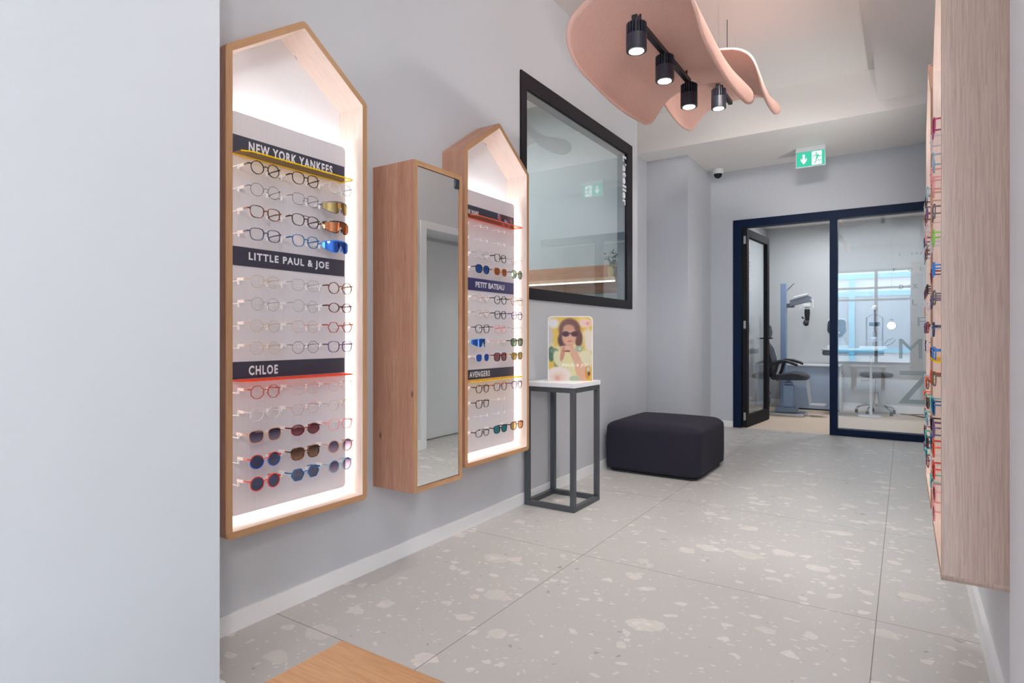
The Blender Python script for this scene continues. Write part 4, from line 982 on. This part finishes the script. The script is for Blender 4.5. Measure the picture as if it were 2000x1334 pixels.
pendant(2.66, 4.02, 2.665, (2.77, 3.18, 3.62), 'large pink felt pendant lamp nearest, with three black spotlights under it', (.03, .0), drop=.215,
        wires=((-1.1, 2.7, 2.7, .0008), (-1.1, 3.7, 2.7, .0008), (-1.1, 3.2, 2.7, .0022)), power=26)
pendant(4.03, 4.98, 2.875, (4.31,), 'smaller looking pink felt pendant lamp behind, with one black spotlight', (.03, .35), drop=.18,
        wires=((-1.08, 4.25, 2.88, .0008), (-1.08, 4.75, 2.88, .0008), (-1.08, 4.49, 2.88, .0026)), power=24)
for x, y, z, pw in GLOBE_FILLS:  # fittings for the added fill lamps and the one reflected globe
    g = thing('globe_fill_lamp', (x, y, ZC), 'hanging lamp out of view, from a set added mostly as fill light', 'lamp', 'globe and fill lamps')
    MB().tube([(x, y, ZC), (x, y, min(ZC - .01, z + .15))], .004, 6).build('cord', M['black'], g)
    MB().lathe([(.05, .12), (.05, .14), (.01, .15)], (x, y, z), 16).build('fitting', M['black'], g)
g = thing('hidden_fill_lamp', (XR, 5.5, 1.75), 'small white added fill lamp on the right wall, hidden behind the display cases', 'lamp')
MB().box(XR - .02, XR - .001, 5.46, 5.54, 1.70, 1.80).build('wall_plate', M['white'], g, bevel=.003)
MB().lathe([(.04, .180), (.045, .195), (.03, .213)], (0, 5.5, 1.75), 20, 'X').build('holder', M['white'], g)
for x, y, z, tx, ty, tz, pw in TRACK:
    g = thing('track_spotlight', (x, y, ZC), 'black ceiling spotlight above the passage', 'lamp', 'ceiling spotlights')
    MB().lathe([(.03, .02), (.03, .14), (.01, .16)], (x, y, z), 16).build('spot_head', M['black'], g)
    MB().tube([(x, y, z + .15), (x, y, ZC)], .008, 6).build('stem', M['black'], g)

# ------------------------------------------------------------------ exit sign and dome camera
ex = thing('exit_sign', (-.80, 6.73, ZS), 'lit green emergency exit sign with arrow and running figure under the beam', 'sign')
EX0, EX1, EZ0, EZ1, EY = -.932, -.668, 2.782, 2.942, 6.73
MB().box(EX0 - .005, EX1 + .005, EY - .004, EY + .025, EZ1, ZS).build('housing', M['white'], ex, bevel=.003)
MB().box(EX0 - .004, EX1 + .004, EY, EY + .012, EZ0 - .004, EZ1).build('panel_rim', plain('sign_rim', srgb(205, 215, 218), .3), ex)
GRN = emis('sign_green', srgb(70, 200, 165), .95); WHT = emis('sign_white', (1, 1, 1), 1.15)
MB().box(EX0 + .004, EX1 - .004, EY - .001, EY, EZ0 + .006, EZ1 - .008).build('green_panel', GRN, ex)
mb = MB(); yy0, yy1 = EY - .0016, EY - .0011; xm = (EX0 + EX1) / 2 + .012; zc = (EZ0 + EZ1) / 2
mb.prism([(-.872, zc + .048), (-.852, zc + .048), (-.852, zc - .010), (-.835, zc + .012), (-.835, zc - .016), (-.862, zc - .050), (-.889, zc - .016), (-.889, zc + .012), (-.872, zc - .010)], yy0, yy1, 'XZ')
mb.prism([(xm, EZ0 + .012), (EX1 - .030, EZ0 + .012), (EX1 - .030, EZ1 - .014), (xm, EZ1 - .014)], yy0, yy1, 'XZ')
mb.build('arrow_and_doorway', WHT, ex)
mb = MB(); y2, y3 = EY - .0021, EY - .0017; fx, fz = xm + .048, zc
mb.lathe([(.009, y2), (.009, y3)], (fx - .008, 0, fz + .044), 14, 'Y')
mb.prism([(fx - .022, fz + .030), (fx + .010, fz + .034), (fx + .016, fz + .024), (fx + .004, fz - .006), (fx - .012, fz - .006), (fx - .006, fz + .016), (fx - .020, fz + .020)], y2, y3, 'XZ')
mb.prism([(fx - .022, fz + .030), (fx - .036, fz + .016), (fx - .040, fz + .006), (fx - .033, fz + .004), (fx - .027, fz + .014), (fx - .014, fz + .024)], y2, y3, 'XZ')
mb.prism([(fx + .010, fz + .034), (fx + .026, fz + .014), (fx + .042, fz + .018), (fx + .042, fz + .010), (fx + .022, fz + .004), (fx + .008, fz + .020)], y2, y3, 'XZ')
mb.prism([(fx + .004, fz - .006), (fx - .006, fz - .006), (fx + .014, fz - .024), (fx + .036, fz - .022), (fx + .038, fz - .031), (fx + .010, fz - .034)], y2, y3, 'XZ')
mb.prism([(fx - .002, fz - .006), (fx - .012, fz - .004), (fx - .014, fz - .030), (fx - .030, fz - .052), (fx - .022, fz - .056), (fx - .004, fz - .034)], y2, y3, 'XZ')
mb.build('running_figure', GRN, ex)
dc = thing('dome_camera', (-1.80, 7.06, ZS), 'white dome security camera on the soffit by the column', 'camera')
MB().lathe([(.056, -.001), (.060, -.02), (.060, -.045), (.052, -.056)], (-1.80, 7.06, ZS), 28).build('housing', M['white'], dc, smooth=True)
MB().lathe([(.047, -.0565), (.045, -.072), (.036, -.090), (.020, -.102), (.004, -.106)], (-1.80, 7.06, ZS), 28).build('dome', plain('black_dome', srgb(10, 10, 16), .08), dc, smooth=True)

# ------------------------------------------------------------------ exam room
dk = thing('reception_desk', (-1.1, 9.64, 0), 'white desk, front panel tinted for bluish light, against the exam room wall', 'desk')
DB = plain('blue_lit_white_panel', srgb(168, 184, 206), .4)  # white panel, the bluish light on it painted into this colour
MB().box(-1.52, -.765, 9.50, 9.52, .02, .625).build('front_panel', DB, dk)
MB().prism([(9.50, .0), (9.79, .0), (9.79, .50), (9.66, .43), (9.50, .628)], -.764, -.745).build('side_panel', M['white_dev'], dk)
MB().box(-1.52, -.745, 9.46, 9.80, .629, .650).build('desk_top', M['white_dev'], dk, bevel=.002)
MB().box(-1.52, -.77, 9.53, 9.79, 0, .019).build('plinth', M['dark_plastic'], dk)
# patient chair, facing +x
ch = thing('examination_chair', (-1.31, 8.78, 0), 'black padded examination chair on a grey lift column behind the open door', 'chair')
def shape_xz(mb, prof, y0, y1, n=8, edge=.03):
    # padded slab: xz profile extruded in y with rounded sides
    rings = []
    cx = sum(p[0] for p in prof) / len(prof); cz = sum(p[1] for p in prof) / len(prof)
    for k in range(n + 1):
        f = k / n; a = -math.cos(PI * f); y = (y0 + y1) / 2 + (y1 - y0) / 2 * a; s = (1 - abs(a) ** 4 * .30)
        rings.append([mb.bm.verts.new((cx + (x - cx) * (1 - (1 - s) * .5), y, cz + (z - cz) * s)) for x, z in prof])
    m = len(prof)
    for A, B in zip(rings, rings[1:]):
        for i in range(m): mb.face([A[i], A[(i + 1) % m], B[(i + 1) % m], B[i]])
    mb.face(rings[0][::-1]); mb.face(rings[-1]); return mb
shape_xz(MB(), [(-1.53, .50), (-1.50, .525), (-1.36, .555), (-1.24, .585), (-1.14, .575), (-1.07, .53), (-1.06, .50), (-1.09, .475), (-1.20, .470), (-1.50, .465)], 8.56, 9.02).build('seat', M['dark_leather'], ch, smooth=True)
shape_xz(MB(), [(-1.50, .49), (-1.475, .56), (-1.485, .75), (-1.52, .90), (-1.56, .965), (-1.60, .96), (-1.59, .80), (-1.56, .60), (-1.555, .50)], 8.58, 9.00).build('backrest', M['dark_leather'], ch, smooth=True)
shape_xz(MB(), [(-1.545, 1.02), (-1.53, 1.10), (-1.545, 1.20), (-1.58, 1.22), (-1.61, 1.12), (-1.60, 1.02)], 8.66, 8.92).build('headrest', M['dark_leather'], ch, smooth=True)
MB().tube([(-1.585, 8.79, .90), (-1.59, 8.79, 1.06)], .014, 8).build('headrest_post', M['steel'], ch)
for yy in (8.53, 9.04):
    mb = MB(); mb.tube([(-1.53, yy, .62), (-1.47, yy, .69), (-1.38, yy, .725), (-1.28, yy, .722), (-1.19, yy, .69), (-1.165, yy, .675)], [.022, .022, .021, .02, .019, .014], 10)
    mb.tube([(-1.47, yy, .49), (-1.43, yy, .60), (-1.40, yy, .715)], .020, 8); mb.tube([(-1.43, yy, .50), (-1.43, (yy + 8.78) / 2, .47)], .016, 8)
    mb.build('armrest', M['dark_leather'], ch, smooth=True)
MB().box(-1.365, -1.245, 8.71, 8.83, .105, .40).box(-1.35, -1.26, 8.72, 8.82, .401, .44).box(-1.33, -1.28, 8.74, 8.80, .441, .475).build('lift_column', M['grey_blue'], ch, bevel=.006)
MB().box(-1.46, -1.20, 8.66, 8.88, .036, .104).build('base_housing', plain('grey_blue_cover', srgb(120, 136, 156), .4), ch, bevel=.008)
MB().prism(rrect(-1.53, -1.10, 8.58, 8.98, .03), 0, .035, 'XY').build('base_plate', M['steel'], ch, bevel=.004)
mb = MB(); mb.prism([(-1.10, .47), (-1.06, .47), (-1.03, .20), (-1.035, .15), (-1.06, .15), (-1.065, .20)], 8.765, 8.80, 'XZ')
mb.build('footrest_arm', plain('light_grey_metal', srgb(196, 198, 200), .35, .3), ch)
MB().box(-1.045, -.86, 8.68, 8.88, .148, .166).build('footrest', plain('light_grey_metal', srgb(196, 198, 200), .35, .3), ch, bevel=.006)
# instrument column with arm and phoropter
ic = thing('instrument_column', (-1.44, 9.22, 0), 'tall pale blue instrument column with arm holding a phoropter', 'medical stand')
MB().box(-1.475, -1.400, 9.17, 9.27, .0, 1.805).build('column', M['grey_blue'], ic, bevel=.006)
mb = MB(); mb.prism([(-1.355, 1.475), (-1.355, 1.565), (-1.12, 1.625), (-1.085, 1.60), (-1.085, 1.52), (-1.12, 1.535), (-1.20, 1.515)], 9.17, 9.25, 'XZ')
mb.box(-1.399, -1.30, 9.19, 9.25, 1.46, 1.52)
mb.build('arm', M['grey_dev'], ic, bevel=.004)
MB().tube([(-1.30, 9.165, 1.60), (-1.13, 9.165, 1.64)], .009, 8).build('rail', M['white_dev'], ic)
mb = MB(); mb.box(-1.17, -1.09, 9.14, 9.26, 1.465, 1.51).lathe([(.03, 0), (.035, .03), (.02, .04)], (-1.13, 9.2, 1.43), 16)
mb.tube([(-1.09, 9.15, 1.56), (-1.06, 9.15, 1.56), (-1.06, 9.15, 1.44)], .007, 6).tube([(-1.16, 9.15, 1.50), (-1.20, 9.15, 1.46), (-1.225, 9.15, 1.43)], .008, 6)
mb.build('mount', M['white_dev'], ic, bevel=.003)
mb = MB(); mb.lathe([(.034, 0), (.036, -.05), (.030, -.12), (.026, -.16)], (-1.135, 9.2, 1.43), 16); shape_xz(mb, [(-1.165, 1.29), (-1.19, 1.25), (-1.18, 1.215), (-1.15, 1.195), (-1.12, 1.21), (-1.11, 1.27)], 9.17, 9.23)
mb.tube([(-1.175, 9.18, 1.30), (-1.20, 9.17, 1.325)], .010, 6)
mb.build('phoropter_head', M['dark_plastic'], ic, smooth=True)
MB().tube([(-1.395, 9.2, 1.70), (-1.36, 9.2, 1.74), (-1.30, 9.2, 1.80)], .004, 5).build('lamp_rod', M['dark_plastic'], ic)
# cable beside the chair
tag(MB().tube([(-1.59, 9.0, .47), (-1.60, 9.02, .36), (-1.62, 9.0, .30), (-1.57, 9.0, .26), (-1.61, 9.01, .22), (-1.58, 9.0, .17), (-1.60, 9.0, .04), (-1.6, 9.0, .006)], .005, 6).build('coiled_cable', M['dark_plastic'], smooth=True), 'dark cable hanging behind the examination chair', 'cable')
# instrument table
it = thing('instrument_table', (-.58, 9.14, 0), 'white-topped instrument table with dark rounded rim behind the glass', 'table')
P = rrect(-.935, -.225, 8.96, 9.30, .10, 8)
MB().prism(rrect(-.945, -.215, 8.95, 9.31, .10, 8), .868, .888, 'XY').build('table_top', M['white_dev'], it, bevel=.003)
MB().prism(P, .800, .867, 'XY').build('rim', M['grey_dev'], it, bevel=.02)
mb = MB(); mb.box(-.385, -.355, 9.08, 9.11, .03, .799); mb.build('column', M['white_dev'], it, bevel=.004)
MB().prism(rrect(-.52, -.26, 8.98, 9.2, .05), 0, .029, 'XY').build('base', M['white_dev'], it, bevel=.004)
# autorefractor: rounded screen head on a slim neck
ar = thing('autorefractor', (-.76, 9.10, .889), 'dark round-screened autorefractor with a white rim on the instrument table', 'instrument')
MB().prism([(u, v) for u, v in round_poly([(-.875, 1.29), (-.645, 1.29), (-.640, 1.12), (-.70, 1.03), (-.82, 1.03), (-.885, 1.12)], .05, 5)], 9.06, 9.09, 'XZ').build('rim', M['white_dev'], ar, bevel=.004)
MB().prism([(u, v) for u, v in round_poly([(-.862, 1.278), (-.658, 1.278), (-.653, 1.125), (-.705, 1.045), (-.815, 1.045), (-.872, 1.125)], .045, 5)], 9.045, 9.0595, 'XZ').build('screen', plain('dark_screen', srgb(52, 62, 74), .15), ar)
mb = MB(); mb.prism([(-.83, .935), (-.66, .935), (-.69, 1.03), (-.79, 1.03)], 9.08, 9.14, 'XZ').box(-.87, -.63, 9.02, 9.20, .889, .934)
mb.build('base', M['white_dev'], ar, bevel=.006)
MB().box(-.79, -.72, 9.03, 9.044, 1.10, 1.112).build('chin_line', M['white_dev'], ar)
# slit lamp
sl = thing('slit_lamp', (-.36, 9.12, .889), 'steel slit lamp microscope with chin rest on the instrument table', 'instrument')
MB().box(-.50, -.18, 9.03, 9.22, .889, .925).build('base', M['white_dev'], sl, bevel=.006)
mb = MB(); mb.tube([(-.42, 9.10, .925), (-.42, 9.10, 1.30)], .008, 8).tube([(-.24, 9.10, .925), (-.24, 9.10, 1.30)], .008, 8).tube([(-.42, 9.10, 1.30), (-.33, 9.10, 1.36), (-.24, 9.10, 1.30)], .006, 8)
mb.tube([(-.42, 9.1, 1.0), (-.24, 9.1, 1.0)], .012, 8); mb.build('chin_rest_frame', M['steel'], sl, smooth=True)
mb = MB(); mb.tube([(-.33, 9.17, .925), (-.33, 9.17, 1.12)], .022, 10).box(-.37, -.30, 9.14, 9.21, 1.0, 1.05).tube([(-.33, 9.17, 1.12), (-.33, 9.17, 1.43)], .012, 8)
mb.build('stand', M['steel'], sl, smooth=True)
MB().box(-.395, -.27, 9.13, 9.21, 1.19, 1.24).build('microscope', plain('dark_teal_body', srgb(50, 80, 100), .3), sl, bevel=.01)
mb = MB(); mb.tube([(-.33, 9.13, 1.21), (-.33, 9.06, 1.21)], .02, 10).tube([(-.37, 9.13, 1.21), (-.37, 9.06, 1.21)], .014, 10); mb.build('eyepiece', M['dark_plastic'], sl)
MB().lathe([(.03, 0), (.035, .02), (.03, .05), (.012, .06)], (-.33, 9.17, 1.40), 16).build('lamp_housing', M['white_dev'], sl, smooth=True)
MB().tube([(-.22, 9.1, .95), (-.19, 9.1, 1.0), (-.13, 9.1, 1.03), (-.10, 9.1, 1.01), (-.13, 9.1, .97), (-.18, 9.1, .94), (-.21, 9.1, .925)], .004, 6).build('cable', M['dark_plastic'], sl, smooth=True)
# stool
so = thing('swivel_stool', (-.325, 9.52, 0), 'round grey swivel stool on five chrome castor legs behind the glass', 'stool')
MB().lathe([(.04, .490), (.17, .50), (.195, .515), (.20, .535), (.19, .555), (.15, .565), (.01, .568)], (-.325, 9.50, 0), 32).build('seat', M['stool_leather'], so, smooth=True)
MB().lathe([(.024, .10), (.026, .13), (.026, .30), (.015, .305), (.014, .49)], (-.325, 9.50, 0), 16).build('gas_lift', M['chrome'], so, smooth=True)
MB().tube([(-.35, 9.48, .485), (-.42, 9.44, .455), (-.50, 9.42, .45)], .004, 6).build('lever', M['dark_plastic'], so)
for k in range(5):
    a = math.radians(18 + 72 * k + 12); c_, s_2 = math.cos(a), math.sin(a); R_ = .235
    P_ = [(-.325 + c_ * r, 9.50 + s_2 * r, z) for r, z in ((.02, .120), (.08, .130), (.15, .115), (.21, .085), (R_, .065))]
    lg = MB().tube(P_, [.020, .018, .015, .013, .010], 8).build('leg', M['chrome'], so, smooth=True)
    wx, wy = -.325 + c_ * R_, 9.50 + s_2 * R_
    MB().lathe([(.024, -.018), (.027, -.012), (.027, .012), (.024, .018)], (wx, wy, .0275), 14, 'X').build('castor', M['dark_plastic'], lg, smooth=True)
tag(MB().tube([(-.05, 9.62, .006), (.08, 9.56, .006), (.22, 9.35, .006), (.34, 9.30, .006), (.20, 9.42, .006), (.05, 9.60, .006), (.2, 9.70, .006), (.5, 9.6, .006), (.9, 9.5, .006)], .005, 6).build('floor_cable', M['dark_plastic'], smooth=True), 'thin black cable lying on the exam room floor', 'cable')
